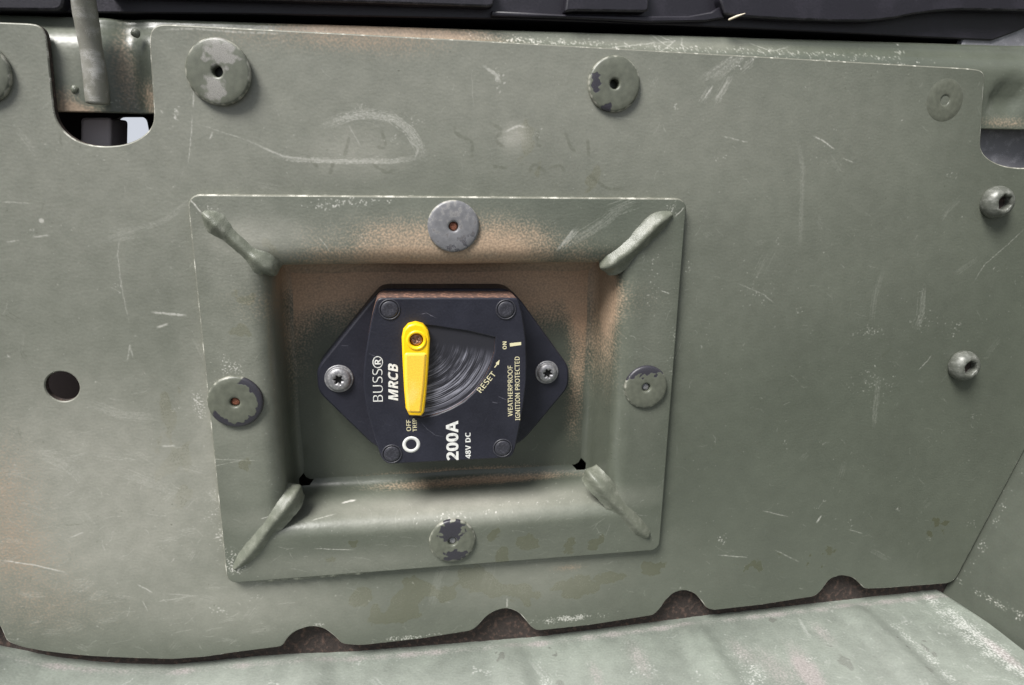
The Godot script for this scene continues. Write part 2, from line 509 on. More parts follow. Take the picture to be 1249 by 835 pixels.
	t.stroke([Vector2(-119.2, -80.2), Vector2(-114.3, -84.3)], 0.6, 0.8, 0.3)
	t.stroke([Vector2(-113.5, -88.5), Vector2(-97.4, -87.1)], 0.35, 0.6, 0.5)
	t.stroke([Vector2(-118.3, -87.7), Vector2(-117.0, -92.7)], 0.4, 0.7, 0.3)
	t.stroke([Vector2(-108.6, -85.3), Vector2(-97.4, -87.5)], 0.35, 0.6, 0.4)
	t.stroke([Vector2(-140.7, -57.9), Vector2(-135.6, -55.9)], 0.5, 0.7, 0.3)
	t.rub([Vector2(-126.5, -4.1), Vector2(-116.1, -9.4), Vector2(-105.0, -10.8)], 2.5, 18, 0.35)
	t.rub([Vector2(-145.7, -24.0), Vector2(-138.0, -27.7), Vector2(-134.5, -32.9)], 3.0, 26, 0.35)
	t.rub([Vector2(-118.8, -32.1), Vector2(-108.0, -37.9), Vector2(-101.0, -41.8)], 3.0, 22, 0.32)
	t.stroke([Vector2(-81.9, 96.1), Vector2(-82.7, 90.8), Vector2(-84.8, 80.1)], 0.35, 0.75, 0.3)
	t.stroke([Vector2(-80.7, 104.0), Vector2(-81.4, 98.8)], 0.5, 0.8, 0.5)
	t.chips(Vector2(-87.6, 96.8), Vector2(2.2, 3), 10, 0.6, 0.95)
	t.stroke([Vector2(-80.6, 93.5), Vector2(-65.2, 88.6), Vector2(-56.0, 84.6)], 0.4, 0.45, 0.5)
	t.stroke([Vector2(-76.9, 88.8), Vector2(-75.9, 91.0)], 0.6, 0.8, 0.3)
	t.stroke([Vector2(-89.2, 122.3), Vector2(-80.3, 123.2), Vector2(-62.5, 122.7), Vector2(-49.4, 123.0)], 0.7, 0.6, 0.6)
	t.chips(Vector2(-90.0, -95.4), Vector2(4, 2), 18, 0.5, 0.8)
	t.rub([Vector2(22.9, -67.0), Vector2(20.6, -84.4), Vector2(17.8, -96.2)], 3.0, 22, 0.22)
	t.rub([Vector2(5.6, -74.5), Vector2(-1.4, -86.4), Vector2(-5.1, -102.0)], 3.0, 30, 0.28)
	t.stroke([Vector2(28.0, -105.3), Vector2(27.9, -100.4)], 0.7, 0.8, 0.3)
	# bare metal along worn edges
	t.blob(3, Vector2(54.7, -113.0), 26, 3.0, 0.85)
	t.blob(3, Vector2(-17.6, -115.4), 24, 2.5, 0.7)
	t.blob(3, Vector2(-52.8, -105.1), 6, 2.5, 0.7)
	for k in 30:
		t.chips(Vector2(25.4, 123.6) + Vector2(k * 5.2, t.rng.randf() * 0.4), Vector2(3, 0.9), 6, 0.4, 0.8)
	t.blob(3, Vector2(98.0, 41.8), 2, 26, 0.3)
	t.blob(3, Vector2(-90.2, -5.7), 4, 9, 0.7)
	t.blob(3, Vector2(-86.6, -56.8), 8, 26, 0.42)
	# small everyday scratches
	t.scatter(Rect2(-180, -115, 150, 120), 190, 9.0, 0.55, 0.22, 0.1)
	t.scatter(Rect2(-180, -115, 130, 90), 120, 6.0, 0.6, 0.25)
	t.scatter(PANEL, 620, 6.0, 0.5, 0.22)
	for k in 46:
		var p := Vector2(t.rng.randf_range(-170, -75), t.rng.randf_range(-112, -20))
		t.rub([p, p + Vector2(t.rng.randf_range(2, 9), t.rng.randfn() * 2.0)], 1.5, 7, 0.38)
	for k in 40:
		var p := Vector2(t.rng.randf_range(-170, 300), t.rng.randf_range(-100, 115))
		t.rub([p, p + Vector2(t.rng.randfn() * 5, t.rng.randfn() * 5)], 1.8, 8, 0.26)
	for k in 26:
		t.chips(Vector2(t.rng.randf_range(-170, 260), t.rng.randf_range(-105, 115)), Vector2(2.2, 1.6), 7, 0.35, 0.6)
	t.scatter(Rect2(60, -110, 200, 220), 120, 8.0, 0.42, 0.22, -0.4)
	t.specks(PANEL, 1500, 0.32, 0.6)
	t.specks(PANEL, 160, 0.6, 0.7)
	return t


func frame_wear_light() -> Wear:
	var t := Wear.new(FRAME, 5.0, 202)
	for p in [[Vector2(-19.2, 54.9), 34, 14, 0.42], [Vector2(-4.3, 54.3), 34, 13, 0.42], [Vector2(20.2, 55.5), 30, 15, 0.6], [Vector2(32.8, 51.8), 30, 12, 0.4], [Vector2(-25.3, 48.4), 48, 6, 0.4], [Vector2(7.8, 47.2), 64, 7, 0.5], [Vector2(66.7, 19.0), 9, 50, 0.4]]:
		t.blob(1, p[0], p[1], p[2], p[3])
	# recess walls: browned where dust has settled, bottom crease above all
	t.blob(1, Vector2(4, -43), 42, 4, 0.8)
	t.blob(1, Vector2(30, -42), 34, 3.5, 0.7)
	t.blob(1, Vector2(56, 22), 16, 44, 0.85)
	t.blob(1, Vector2(62, 30), 12, 24, 0.5)
	t.blob(1, Vector2(-46, 20), 16, 52, 0.55)
	t.blob(1, Vector2(4, 32), 95, 18, 1.0)
	t.blob(1, Vector2(4, 32), 80, 12, 0.6)
	t.blob(0, Vector2(-75.8, 9.8), 36, 110, 0.56)  # left side paled more than the right, painting in the light's falloff
	t.blob(0, Vector2(7.4, -53.4), 110, 11, 0.95)  # pale dust here also paints in bright top light on the bottom wall
	t.blob(0, Vector2(-25.0, 57.9), 110, 30, 0.46)
	t.blob(0, Vector2(7.3, -75.4), 120, 30, 0.22)
	t.blob(0, Vector2(-59.4, 56.4), 30, 10, 0.30)
	t.blob(0, Vector2(83.9, 18.6), 18, 80, 0.30)
	t.blob(0, Vector2(-46.3, -74.8), 60, 10, 0.35)
	for p in [Vector2(-71.9, 22.2), Vector2(-69.5, 34.3), Vector2(-59.7, 52.1), Vector2(-46.2, -72.9), Vector2(-36.0, -64.4), Vector2(21.1, -66.9), Vector2(35.2, -69.9), Vector2(53.3, -75.3), Vector2(64.2, -74.2), Vector2(-74.6, -29.7), Vector2(24.7, -76.9)]:
		t.blob(2, p, 5 + t.rng.randf() * 6, 4 + t.rng.randf() * 6, 0.6, t.rng.randf() * 3.0)
	t.chips(Vector2(-30.3, 68.4), Vector2(14, 1.2), 40, 0.45, 0.75)
	t.chips(Vector2(-79.1, 64.1), Vector2(3, 3), 26, 0.4, 0.8)
	t.stroke([Vector2(-84.9, 69.1), Vector2(-83.2, 66.9), Vector2(-80.8, 63.8)], 0.6, 0.9, 0.1)
	t.stroke([Vector2(-85.1, 66.3), Vector2(-86.2, 52.2), Vector2(-86.8, 34.6), Vector2(-87.8, 13.3)], 0.7, 0.8, 0.5)
	t.stroke([Vector2(94.2, 67.4), Vector2(92.7, 65.5), Vector2(90.1, 63.3)], 0.5, 0.8, 0.2)
	t.stroke([Vector2(94.5, 63.7), Vector2(95.2, 51.6), Vector2(95.3, 41.8)], 0.5, 0.7, 0.5)
	t.rub([Vector2(51.7, 57.9), Vector2(45.5, 51.7)], 1.8, 26, 0.6)
	t.rub([Vector2(70.6, 68.8), Vector2(62.9, 61.7), Vector2(48.7, 53.3)], 2.0, 30, 0.35)
	t.rub([Vector2(72.3, 68.5), Vector2(64.3, 65.4)], 3.0, 26, 0.4)
	t.stroke([Vector2(50.7, 58.6), Vector2(44.3, 50.5)], 1.2, 0.6, 0.4)
	t.stroke([Vector2(-42.2, 55.6), Vector2(-38.4, 50.2)], 0.35, 0.6, 0.4)
	t.chips(Vector2(-27.1, 54.9), Vector2(1.5, 2), 8, 0.4, 0.7)
	t.chips(Vector2(-39.0, 66.9), Vector2(5, 1.2), 26, 0.5, 0.8)
	t.stroke([Vector2(-70.3, -53.0), Vector2(-64.0, -51.3)], 0.4, 0.9, 0.2)
	t.stroke([Vector2(-50.8, -67.7), Vector2(-35.6, -69.6)], 0.45, 0.75, 0.3)
	t.stroke([Vector2(-36.4, -50.4), Vector2(-30.5, -49.0)], 1.1, 1.0, 0.1)
	t.stroke([Vector2(-51.8, -57.3), Vector2(-41.4, -55.1)], 0.5, 0.6, 0.4)
	t.stroke([Vector2(-87.8, -27.2), Vector2(-69.1, -28.6)], 0.3, 0.6, 0.5)
	t.stroke([Vector2(-89.3, -30.9), Vector2(-74.5, -28.0)], 0.35, 0.5, 0.5)
	t.chips(Vector2(34.9, -55.3), Vector2(26, 2), 40, 0.3, 0.6)
	t.blob(3, Vector2(-81.7, -71.7), 8, 10, 0.7)
	t.blob(3, Vector2(-77.5, 6.7), 10, 12, 0.45)
	t.blob(3, Vector2(94.9, 11.5), 5, 30, 0.35)
	t.chips(Vector2(4.7, -58.8), Vector2(14, 2.0), 40, 0.4, 0.8)
	t.blob(3, Vector2(87.2, 67.4), 8, 5, 0.3)
	t.chips(Vector2(82.6, 37.0), Vector2(4, 14), 34, 0.35, 0.6)
	t.stroke([Vector2(86.9, 34.7), Vector2(90.4, 33.3)], 0.5, 0.8, 0.2)
	t.scatter(FRAME, 260, 7.0, 0.5, 0.2)
	t.scatter(Rect2(-80, -80, 165, 24), 60, 9.0, 0.5, 0.22, 0.05)
	t.specks(FRAME, 700, 0.28, 0.65)
	return t


func pan_wear() -> Wear:
	var t := Wear.new(Rect2(-66, -56, 140, 108), 4.0, 303)
	t.blob(1, Vector2(4, 50), 120, 48, 1.0)
	t.blob(1, Vector2(4, 50), 120, 26, 0.7)
	t.blob(1, Vector2(-40, 38), 46, 30, 0.4)
	t.blob(1, Vector2(46, 34), 40, 28, 0.6)
	t.blob(1, Vector2(62, 20), 10, 44, 0.85)
	t.blob(1, Vector2(60, -20), 7, 30, 0.45)
	t.blob(1, Vector2(-58, 24), 14, 46, 0.45)
	t.blob(1, Vector2(-50, 40), 24, 20, 0.6)
	t.blob(1, Vector2(10, -50), 60, 4, 0.7)
	t.scatter(t.r, 60, 5.0, 0.4, 0.2)
	t.specks(t.r, 260, 0.25, 0.5)
	return t


func floor_wear() -> Wear:
	var t := Wear.new(Rect2(-215, -190, 475, 200), 2.6, 404)     # v runs along z
	t.blob(0, Vector2(-100, -30), 130, 60, 0.8)
	t.blob(0, Vector2(30, -40), 120, 50, 0.7)
	t.blob(0, Vector2(180, -50), 100, 70, 0.55)
	for k in 40:
		t.blob(1, Vector2(-200 + k * 11.5, 1.5), 9, 3.5, t.rng.randf_range(0.3, 0.9))
		t.blob(2, Vector2(t.rng.randf_range(-170, 250), t.rng.randf_range(-70, 0)), t.rng.randf_range(4, 10), t.rng.randf_range(4, 14), 0.4)
	for k in 26:
		t.blob(1, Vector2(t.rng.randf_range(60, 250), t.rng.randf_range(-90, -4)), t.rng.randf_range(4, 12), t.rng.randf_range(8, 24), 0.55)
	t.blob(3, Vector2(236, -30), 12, 60, 0.75)
	t.blob(3, Vector2(205, -40), 5, 50, 0.6)
	t.blob(3, Vector2(40, -25), 4, 30, 0.6)
	t.blob(3, Vector2(125, -35), 10, 30, 0.5)
	t.scatter(t.r, 700, 6.0, 0.8, 0.3)
	for k in 70:
		var p := t.r.position + Vector2(t.rng.randf(), 0.55 + 0.42 * t.rng.randf()) * t.r.size
		t.rub([p, p + Vector2(t.rng.randfn() * 4, t.rng.randf_range(-14, 4))], 2.0, 10, 0.6)
		t.chips(p + Vector2(t.rng.randfn() * 8, t.rng.randfn() * 8), Vector2(3, 3), 10, 0.45, 0.8)
	t.scatter(Rect2(150, -90, 100, 90), 200, 5.0, 0.85, 0.3, -1.2)
	t.specks(t.r, 1500, 0.4, 0.8)
	return t


func side_wear() -> Wear:
	var t := Wear.new(Rect2(0, 0, 420, 460), 2.0, 505)
	t.blob(0, Vector2(40, 70), 80, 60, 0.08)
	t.blob(3, Vector2(30, 31), 60, 4, 0.42)
	t.blob(3, Vector2(5, 60), 3, 60, 0.38)
	t.scatter(t.r, 180, 6.0, 0.6, 0.25)
	t.specks(t.r, 900, 0.35, 0.7)
	return t


func rear_wear() -> Wear:
	var t := Wear.new(Rect2(-215, 88, 560, 56), 3.2, 606)
	t.blob(1, Vector2(-17.0, 126.2), 50, 9, 0.95)
	t.blob(1, Vector2(-36.2, 126.7), 40, 9, 0.55)
	t.blob(1, Vector2(8.4, 126.0), 40, 6, 0.45)
	t.blob(1, Vector2(-122.8, 100.4), 7, 8, 0.8)
	t.blob(1, Vector2(-118.2, 98.0), 12, 4, 0.9)
	t.blob(1, Vector2(-96.6, 102.5), 5, 10, 0.7)
	t.blob(1, Vector2(-104.0, 111.2), 6, 24, 0.6)
	t.blob(1, Vector2(232.7, 102.9), 20, 4, 0.55)
	t.blob(0, Vector2(-119.5, 115.6), 12, 20, 0.5)
	t.blob(0, Vector2(80.6, 127.7), 90, 6, 0.6)
	t.blob(3, Vector2(31.8, 126.4), 40, 2.5, 0.5)
	t.chips(Vector2(-104.5, 100.4), Vector2(5, 4), 30, 0.4, 0.4)
	for k in 60:
		t.chips(Vector2(31.8, 124.3) + Vector2(k * 2.5 + t.rng.randfn(), t.rng.randf() * 1.6), Vector2(2.4, 1.2), 5, 0.42, 0.8)
	for k in 40:
		t.chips(Vector2(126.7, 121.8) + Vector2(k * 1.8, t.rng.randfn() * 1.2), Vector2(2, 1.0), 2, 0.4, 0.8)
	t.chips(Vector2(183.0, 127.5), Vector2(2, 5), 16, 0.5, 0.9)
	for k in 10:
		var p := Vector2(71.1, 130.0) + Vector2(t.rng.randf() * 90, t.rng.randfn() * 2.0)
		t.stroke([p, p + Vector2(t.rng.randfn() * 5, t.rng.randfn() * 2.5), p + Vector2(t.rng.randfn() * 8, t.rng.randfn() * 3)], 0.35, 0.8, 0.3)
	t.scatter(t.r, 130, 5.0, 0.5, 0.22)
	t.specks(t.r, 700, 0.3, 0.6)
	return t


# ------------------------------------------------------------------ shapes

func tag(o: Node3D, label := "", category := "", group := "", kind := "") -> Node3D:
	if label: o.set_meta("label", label)
	if category: o.set_meta("category", category)
	if group: o.set_meta("group", group)
	if kind: o.set_meta("kind", kind)
	return o


func thing(called: String, at: Vector3) -> Node3D:
	var o := Node3D.new()
	o.name = called
	o.position = at * MM
	off = at
	add_child(o, true)
	return o


func maker() -> SurfaceTool:
	var st := SurfaceTool.new()
	st.begin(Mesh.PRIMITIVE_TRIANGLES)
	return st


func part(called: String, pieces: Array, mats: Array, parent: Node = self) -> MeshInstance3D:
	var mesh := ArrayMesh.new()
	for k in pieces.size():
		var st: SurfaceTool = pieces[k]
		st.generate_normals()
		st.commit(mesh)
		mesh.surface_set_material(k, mats[k])
	var o := MeshInstance3D.new()
	o.name = called
	o.mesh = mesh
	parent.add_child(o, true)
	return o


func tri(st: SurfaceTool, a: Vector3, b: Vector3, c: Vector3, ua: Vector2, ub: Vector2, uc: Vector2, smooth: int) -> void:
	st.set_smooth_group(smooth)
	st.set_uv(ua)
	st.add_vertex((a - off) * MM)
	st.set_smooth_group(smooth)
	st.set_uv(ub)
	st.add_vertex((b - off) * MM)
	st.set_smooth_group(smooth)
	st.set_uv(uc)
	st.add_vertex((c - off) * MM)


func uv_at(p: Vector3, r: Rect2) -> Vector2:
	return Vector2((p.x - r.position.x) / r.size.x, (r.end.y - p.y) / r.size.y)


func loft(st: SurfaceTool, rings: Array, r: Rect2, closed := true, flip := false, smooth := 0, uvs: Array = [], skip: Dictionary = {}) -> void:
	for k in rings.size() - 1:
		var a: PackedVector3Array = rings[k]
		var b: PackedVector3Array = rings[k + 1]
		var n := a.size()
		for i in (n if closed else n - 1):
			if skip.has(Vector2i(k, i)):
				continue
			var j := (i + 1) % n
			var ua: Vector2
			var uj: Vector2
			var va: Vector2
			var vj: Vector2
			if uvs.is_empty():
				ua = uv_at(a[i], r)
				uj = uv_at(a[j], r)
				va = uv_at(b[i], r)
				vj = uv_at(b[j], r)
			else:
				ua = uvs[k][i]
				uj = uvs[k][j]
				va = uvs[k + 1][i]
				vj = uvs[k + 1][j]
			if flip:
				tri(st, a[i], b[j], b[i], ua, vj, va, smooth)
				tri(st, a[i], a[j], b[j], ua, uj, vj, smooth)
			else:
				tri(st, a[i], b[i], b[j], ua, va, vj, smooth)
				tri(st, a[i], b[j], a[j], ua, vj, uj, smooth)


func area2(p: PackedVector2Array) -> float:
	var s := 0.0
	for i in p.size():
		s += p[i].cross(p[(i + 1) % p.size()])
	return s


func ccw(p: PackedVector2Array) -> PackedVector2Array:
	var q := p.duplicate()
	if area2(q) < 0.0:
		q.reverse()
	return q


func inset(p: PackedVector2Array, d: float) -> PackedVector2Array:
	var out := PackedVector2Array()
	var n := p.size()
	for i in n:
		var a := (p[i] - p[(i + n - 1) % n]).normalized()
		var b := (p[(i + 1) % n] - p[i]).normalized()
		var na := Vector2(-a.y, a.x)
		var nb := Vector2(-b.y, b.x)
		out.append(p[i] + (na + nb) * d / maxf(0.4, 1.0 + na.dot(nb)))
	return out


func rounded(p: PackedVector2Array, rad: float, seg := 5) -> PackedVector2Array:
	var out := PackedVector2Array()
	var n := p.size()
	for i in n:
		var a := p[(i + n - 1) % n]
		var b := p[i]
		var c := p[(i + 1) % n]
		var la := minf(rad, a.distance_to(b) * 0.45)
		var lc := minf(rad, c.distance_to(b) * 0.45)
		var s := b + (a - b).normalized() * la
		var e := b + (c - b).normalized() * lc
		for k in seg + 1:
			var t := float(k) / seg
			out.append(s.lerp(b, t).lerp(b.lerp(e, t), t))
	return out


func circle(c: Vector2, rad: float, n := 32, squash := 1.0) -> PackedVector2Array:
	var out := PackedVector2Array()
	for i in n:
		out.append(c + Vector2(cos(TAU * i / n), sin(TAU * i / n) * squash) * rad)
	return out


func lift(p: PackedVector2Array, z: float) -> PackedVector3Array:
	var out := PackedVector3Array()
	for q in p:
		out.append(Vector3(q.x, q.y, z))
	return out


# a flat face with holes: cut into upright strips through the holes, so that no strip holds a whole hole
func face(st: SurfaceTool, outline: PackedVector2Array, holes: Array, z: float, r: Rect2, back := false) -> void:
	var lo := Vector2.INF
	var hi := -Vector2.INF
	for q in outline:
		lo = lo.min(q)
		hi = hi.max(q)
	var cuts: Array = [lo.x - 1.0, hi.x + 1.0]
	for hole in holes:
		var m := Vector2.ZERO
		for q in hole:
			m += q
		cuts.append(m.x / hole.size() + 0.0137)
	cuts.sort()
	for k in cuts.size() - 1:
		var strip := PackedVector2Array([Vector2(cuts[k], lo.y - 1), Vector2(cuts[k + 1], lo.y - 1), Vector2(cuts[k + 1], hi.y + 1), Vector2(cuts[k], hi.y + 1)])
		var pieces: Array = Geometry2D.intersect_polygons(outline, strip)
		for hole in holes:
			var next: Array = []
			for pc in pieces:
				next.append_array(Geometry2D.clip_polygons(pc, hole))
			pieces = next
		for pc in pieces:
			var ids := Geometry2D.triangulate_polygon(pc)
			for t in range(0, ids.size(), 3):
				var a := Vector3(pc[ids[t]].x, pc[ids[t]].y, z)
				var b := Vector3(pc[ids[t + 1]].x, pc[ids[t + 1]].y, z)
				var c := Vector3(pc[ids[t + 2]].x, pc[ids[t + 2]].y, z)
				var up := (b - a).cross(c - a).z > 0.0
				if up != back:
					tri(st, a, c, b, uv_at(a, r), uv_at(c, r), uv_at(b, r), -1)
				else:
					tri(st, a, b, c, uv_at(a, r), uv_at(b, r), uv_at(c, r), -1)


# a plate with bevelled front edges; returns [face, bevels, walls]
func plate(outline: PackedVector2Array, holes: Array, z0: float, z1: float, bevel: float, r: Rect2) -> Array:
	var f := maker()
	var e := maker()
	var w := maker()
	var o := ccw(outline)
	var o2 := inset(o, bevel)
	var in2 := inset(o, bevel * 0.3)
	loft(w, [lift(o, z0), lift(o, z1 - bevel)], r, true, false, 1)
	loft(e, [lift(o, z1 - bevel), lift(in2, z1 - bevel * 0.3), lift(o2, z1)], r, true, false, 1)
	var big: Array = []
	for hole in holes:
		var h := ccw(hole)
		var h2 := inset(h, -bevel)
		var h3 := inset(h, -bevel * 0.3)
		loft(w, [lift(h, z0), lift(h, z1 - bevel)], r, true, true, 1)
		loft(e, [lift(h, z1 - bevel), lift(h3, z1 - bevel * 0.3), lift(h2, z1)], r, true, true, 1)
		big.append(h2)
	face(f, o2, big, z1, r)
	face(f, o, holes, z0, r, true)
	return [f, e, w]


# a turned shape round an axis through c: profile points are (radius, height)
func turned(st: SurfaceTool, c: Vector3, profile: Array, n := 36, tilt := Basis.IDENTITY, r := Rect2(0, 0, 1, 1), smooth := 0, wobble := 0.0) -> void:
	var rings: Array = []
	var uvs: Array = []
	for p in profile:
		var ring := PackedVector3Array()
		var uv := PackedVector2Array()
		for i in n:
			var a := TAU * i / n
			var rad: float = p.x * (1.0 + wobble * fine_noise.get_noise_3d(cos(a) * 2.0 + c.x, sin(a) * 2.0 + c.y, p.y * 0.5))
			var q := Vector3(cos(a) * rad, sin(a) * rad, p.y)
			ring.append(c + tilt * q)
			uv.append(Vector2((q.x - r.position.x) / r.size.x, (r.end.y - q.y) / r.size.y))
		rings.append(ring)
		uvs.append(uv)
	loft(st, rings, r, true, false, smooth, uvs)


func tube(st: SurfaceTool, path: Array, radii: Array, lump: float, flat_k := 1.0, n := 16) -> void:
	var rings: Array = []
	for k in path.size():
		var t: Vector3 = ((path[mini(k + 1, path.size() - 1)] as Vector3) - (path[maxi(k - 1, 0)] as Vector3)).normalized()
		var side := t.cross(Vector3(0, 0, 1)).normalized()
		var up := side.cross(t).normalized()
		var ring := PackedVector3Array()
		for i in n:
			var a := TAU * i / n
			var d := side * cos(a) + up * sin(a) * flat_k
			var c: Vector3 = path[k]
			ring.append(c + d * radii[k] * (1.0 + lump * fine_noise.get_noise_3dv((c + d * 2.0) * 0.7)))
		rings.append(ring)
	loft(st, rings, Rect2(0, 0, 1, 1), true, true)


func spline(pts: Array, steps: int) -> Array:
	var out: Array = []
	for k in pts.size() - 1:
		var p0 = pts[maxi(k - 1, 0)]
		var p1 = pts[k]
		var p2 = pts[k + 1]
		var p3 = pts[mini(k + 2, pts.size() - 1)]
		for j in steps:
			out.append(p1.cubic_interpolate(p2, p0, p3, float(j) / steps))
	out.append(pts[-1])
	return out


func box(st: SurfaceTool, lo: Vector3, hi: Vector3, flip := false) -> void:
	var o := PackedVector2Array([Vector2(lo.x, lo.y), Vector2(hi.x, lo.y), Vector2(hi.x, hi.y), Vector2(lo.x, hi.y)])
	loft(st, [lift(o, lo.z), lift(o, hi.z)], Rect2(0, 0, 100, 100), true, flip, -1)
	face(st, o, [], hi.z, Rect2(0, 0, 100, 100), flip)
	face(st, o, [], lo.z, Rect2(0, 0, 100, 100), not flip)


# ------------------------------------------------------------------ the body behind the panel

func cavity() -> void:
	# added dark box shuts out skylight: back with one opening to daylight, floor, ends
	off = Vector3.ZERO
	var gap := rounded(PackedVector2Array([Vector2(-127.5, 98.1), Vector2(-115.9, 98.4), Vector2(-115.2, 88.1), Vector2(-128.8, 87.5)]), 2.5)
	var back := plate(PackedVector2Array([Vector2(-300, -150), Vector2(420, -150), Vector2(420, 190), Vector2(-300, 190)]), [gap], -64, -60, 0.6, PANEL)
	tag(part("added_inner_wall", back, [m_dark, m_dark, m_dark]), "near-black wall added to darken the hollow behind the green panel, daylight showing through its opening", "", "", "structure")
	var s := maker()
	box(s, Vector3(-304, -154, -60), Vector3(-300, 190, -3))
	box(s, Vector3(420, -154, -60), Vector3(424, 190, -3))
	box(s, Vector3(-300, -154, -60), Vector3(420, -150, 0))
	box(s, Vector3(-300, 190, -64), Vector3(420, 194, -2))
	tag(part("added_inner_lining", [s], [m_dark]), "dark ends and underside added to keep light out of the hollow behind the green panel", "", "", "structure")
	# things glimpsed through the left notch
	var blk := thing("grey_block", Vector3(-112, 80, -30))
	var p := plate(rounded(PackedVector2Array([Vector2(-123.9, 95.4), Vector2(-114.0, 95.6), Vector2(-116.6, 76.7), Vector2(-126.7, 76.6)]), 1.5), [], -34, -18, 1.0, PANEL)
	part("block", p, [m_block_brightened(), m_block_brightened(), m_block_brightened()], blk)
	tag(blk, "blurred block, coloured near white to offset missing light, seen through the left notch beside the bright opening", "block")
	# grey sheet behind the right notch
	off = Vector3.ZERO
	var g := plate(PackedVector2Array([Vector2(214, 62), Vector2(330, 62), Vector2(330, 147), Vector2(214, 147)]), [], -14, -11, 0.5, PANEL)
	tag(part("grey_sheet", g, [m_grey, m_grey, m_grey]), "scuffed grey metal sheet showing behind the right notch below the rail", "metal sheet")


func m_block_brightened() -> StandardMaterial3D:
	return plain(Color(0.86, 0.82, 0.82), 0.7)  # near white makes up for light the hollow lacks


func rear_plates() -> void:
	var root := thing("top_rail", Vector3(50, 96, -6))
	var st := maker()
	var rings: Array = []
	var uvs: Array = []
	var xs: Array = []
	for i in 281:
		xs.append(-212.0 + i * 2.0)
	var heights: Array = [0.0, 0.02, 0.15, 0.3, 0.45, 0.6, 0.72, 0.82, 0.9, 0.95, 1.0]
	for k in range(-1, heights.size() + 5):
		var ring := PackedVector3Array()
		var uv := PackedVector2Array()
		for x in xs:
			var bottom: float = 96.2 + (x + 140.0) * 0.0068
			var top: float = 125.4 + (x + 136.0) * 0.0152
			var h: float = heights[clampi(k, 0, heights.size() - 1)]
			var y := lerpf(bottom, top - 2.2, h)
			# pressed hollow right of the rod, bulges in the right notch
			var z := -3.3
			var dx: float = x - (-101.5 + (y - 110.0) * -0.05)
			z -= 4.2 * exp(-dx * dx / 26.0) * smoothstep(130.0, 118.0, y)
			var d2 := Vector2(x - 232.0, (y - 110.0) * 1.2).length()
			z -= 2.6 * smoothstep(10.0, 5.0, d2)
			z += 1.6 * exp(-pow(x - 246.0, 2) / 40.0)
			z += 0.22 * fine_noise.get_noise_2d(x * 0.12, y * 0.15)
			var lean := smoothstep(0.70, 1.0, h)
			z -= 6.0 * lean * lean
			y += 1.2 * lean
			if k == -1:
				z -= 2.4
			if k >= heights.size():
				var a := float(k - heights.size() + 1) / 4.0 * PI * 0.5
				if k - heights.size() < 4:
					y = top - 1.0 + sin(a) * 2.2
					z += -2.2 + cos(a) * 2.2
				else:
					y = top + 1.2
					z -= 22.0
			ring.append(Vector3(x, y, z))
			uv.append(Vector2((x + 215.0) / 560.0, (144.0 - (y + (0.0 if k < heights.size() + 4 else 8.0))) / 56.0))
		rings.append(ring)
		uvs.append(uv)
	loft(st, rings, Rect2(0, 0, 1, 1), false, false, 0, uvs)
	part("rail_sheet", [st], [m_rear], root)
	# weld lumps in the left notch
	for q in [Vector2(-118.5, 103.4), Vector2(-97.8, 121.5)]:
		var w := maker()
		turned(w, Vector3(q.x, q.y, -3.6), [Vector2(1.5, 0.0), Vector2(1.2, 0.6), Vector2(0.6, 1.0), Vector2(0.05, 1.1)], 14, Basis.IDENTITY, Rect2(0, 0, 1, 1), 0, 0.3)
		part("weld_spatter", [w], [m_weld], root)
	tag(root, "long olive green steel rail behind the panel's top edge, dusty brown in the middle", "rail")
	# rusty brown sheet behind the panel's lower edge
	off = Vector3.ZERO
	var low := maker()
	var rr: Array = []
	for k in 5:
		var ring := PackedVector3Array()
		for x in xs:
			if x > 256.0:
				break
			ring.append(Vector3(x, -132.0 + k * 12.0, -5.6 - 2.0 * smoothstep(-112.0, -100.0, -132.0 + k * 12.0) + 0.5 * fine_noise.get_noise_2d(x * 0.3, k * 3.0)))
		rr.append(ring)
	loft(low, rr, Rect2(0, 0, 100, 100), false)
	tag(part("rusty_backing_strip", [low], [m_rust]), "dirty rust brown strip seen in the gap and notches below the green panel", "metal strip")


func floor_height(x: float) -> float:
	var pts: Array = [Vector2(-217.2, -88.6), Vector2(-191.3, -100.2), Vector2(-175.0, -106.9), Vector2(-158.0, -113.5), Vector2(-143.3, -117.6), Vector2(-128.1, -120.5), Vector2(-112.4, -122.8), Vector2(-86.3, -122.6), Vector2(-66.3, -122.9), Vector2(-38.9, -124.8), Vector2(43.0, -126.3), Vector2(123.9, -123.4), Vector2(252.5, -121.0), Vector2(321.5, -119.3)]
	var y: float = pts[0].y
	for k in pts.size() - 1:
		if x >= pts[k].x:
			var t: float = (x - pts[k].x) / (pts[k + 1].x - pts[k].x)
			y = lerpf(pts[k].y, pts[k + 1].y, t)
	return y


func rib_height(x: float) -> float:
	var y := 0.0
	for c in [Vector2(-179.0, -103.1), Vector2(-54.8, -123.8), Vector2(28.6, -125.1), Vector2(113.2, -122.8), Vector2(195.1, -121.0)]:
		var d: float = absf(x - c.x)
		y += 2.2 * smoothstep(11.0, 2.0, d)
	return y


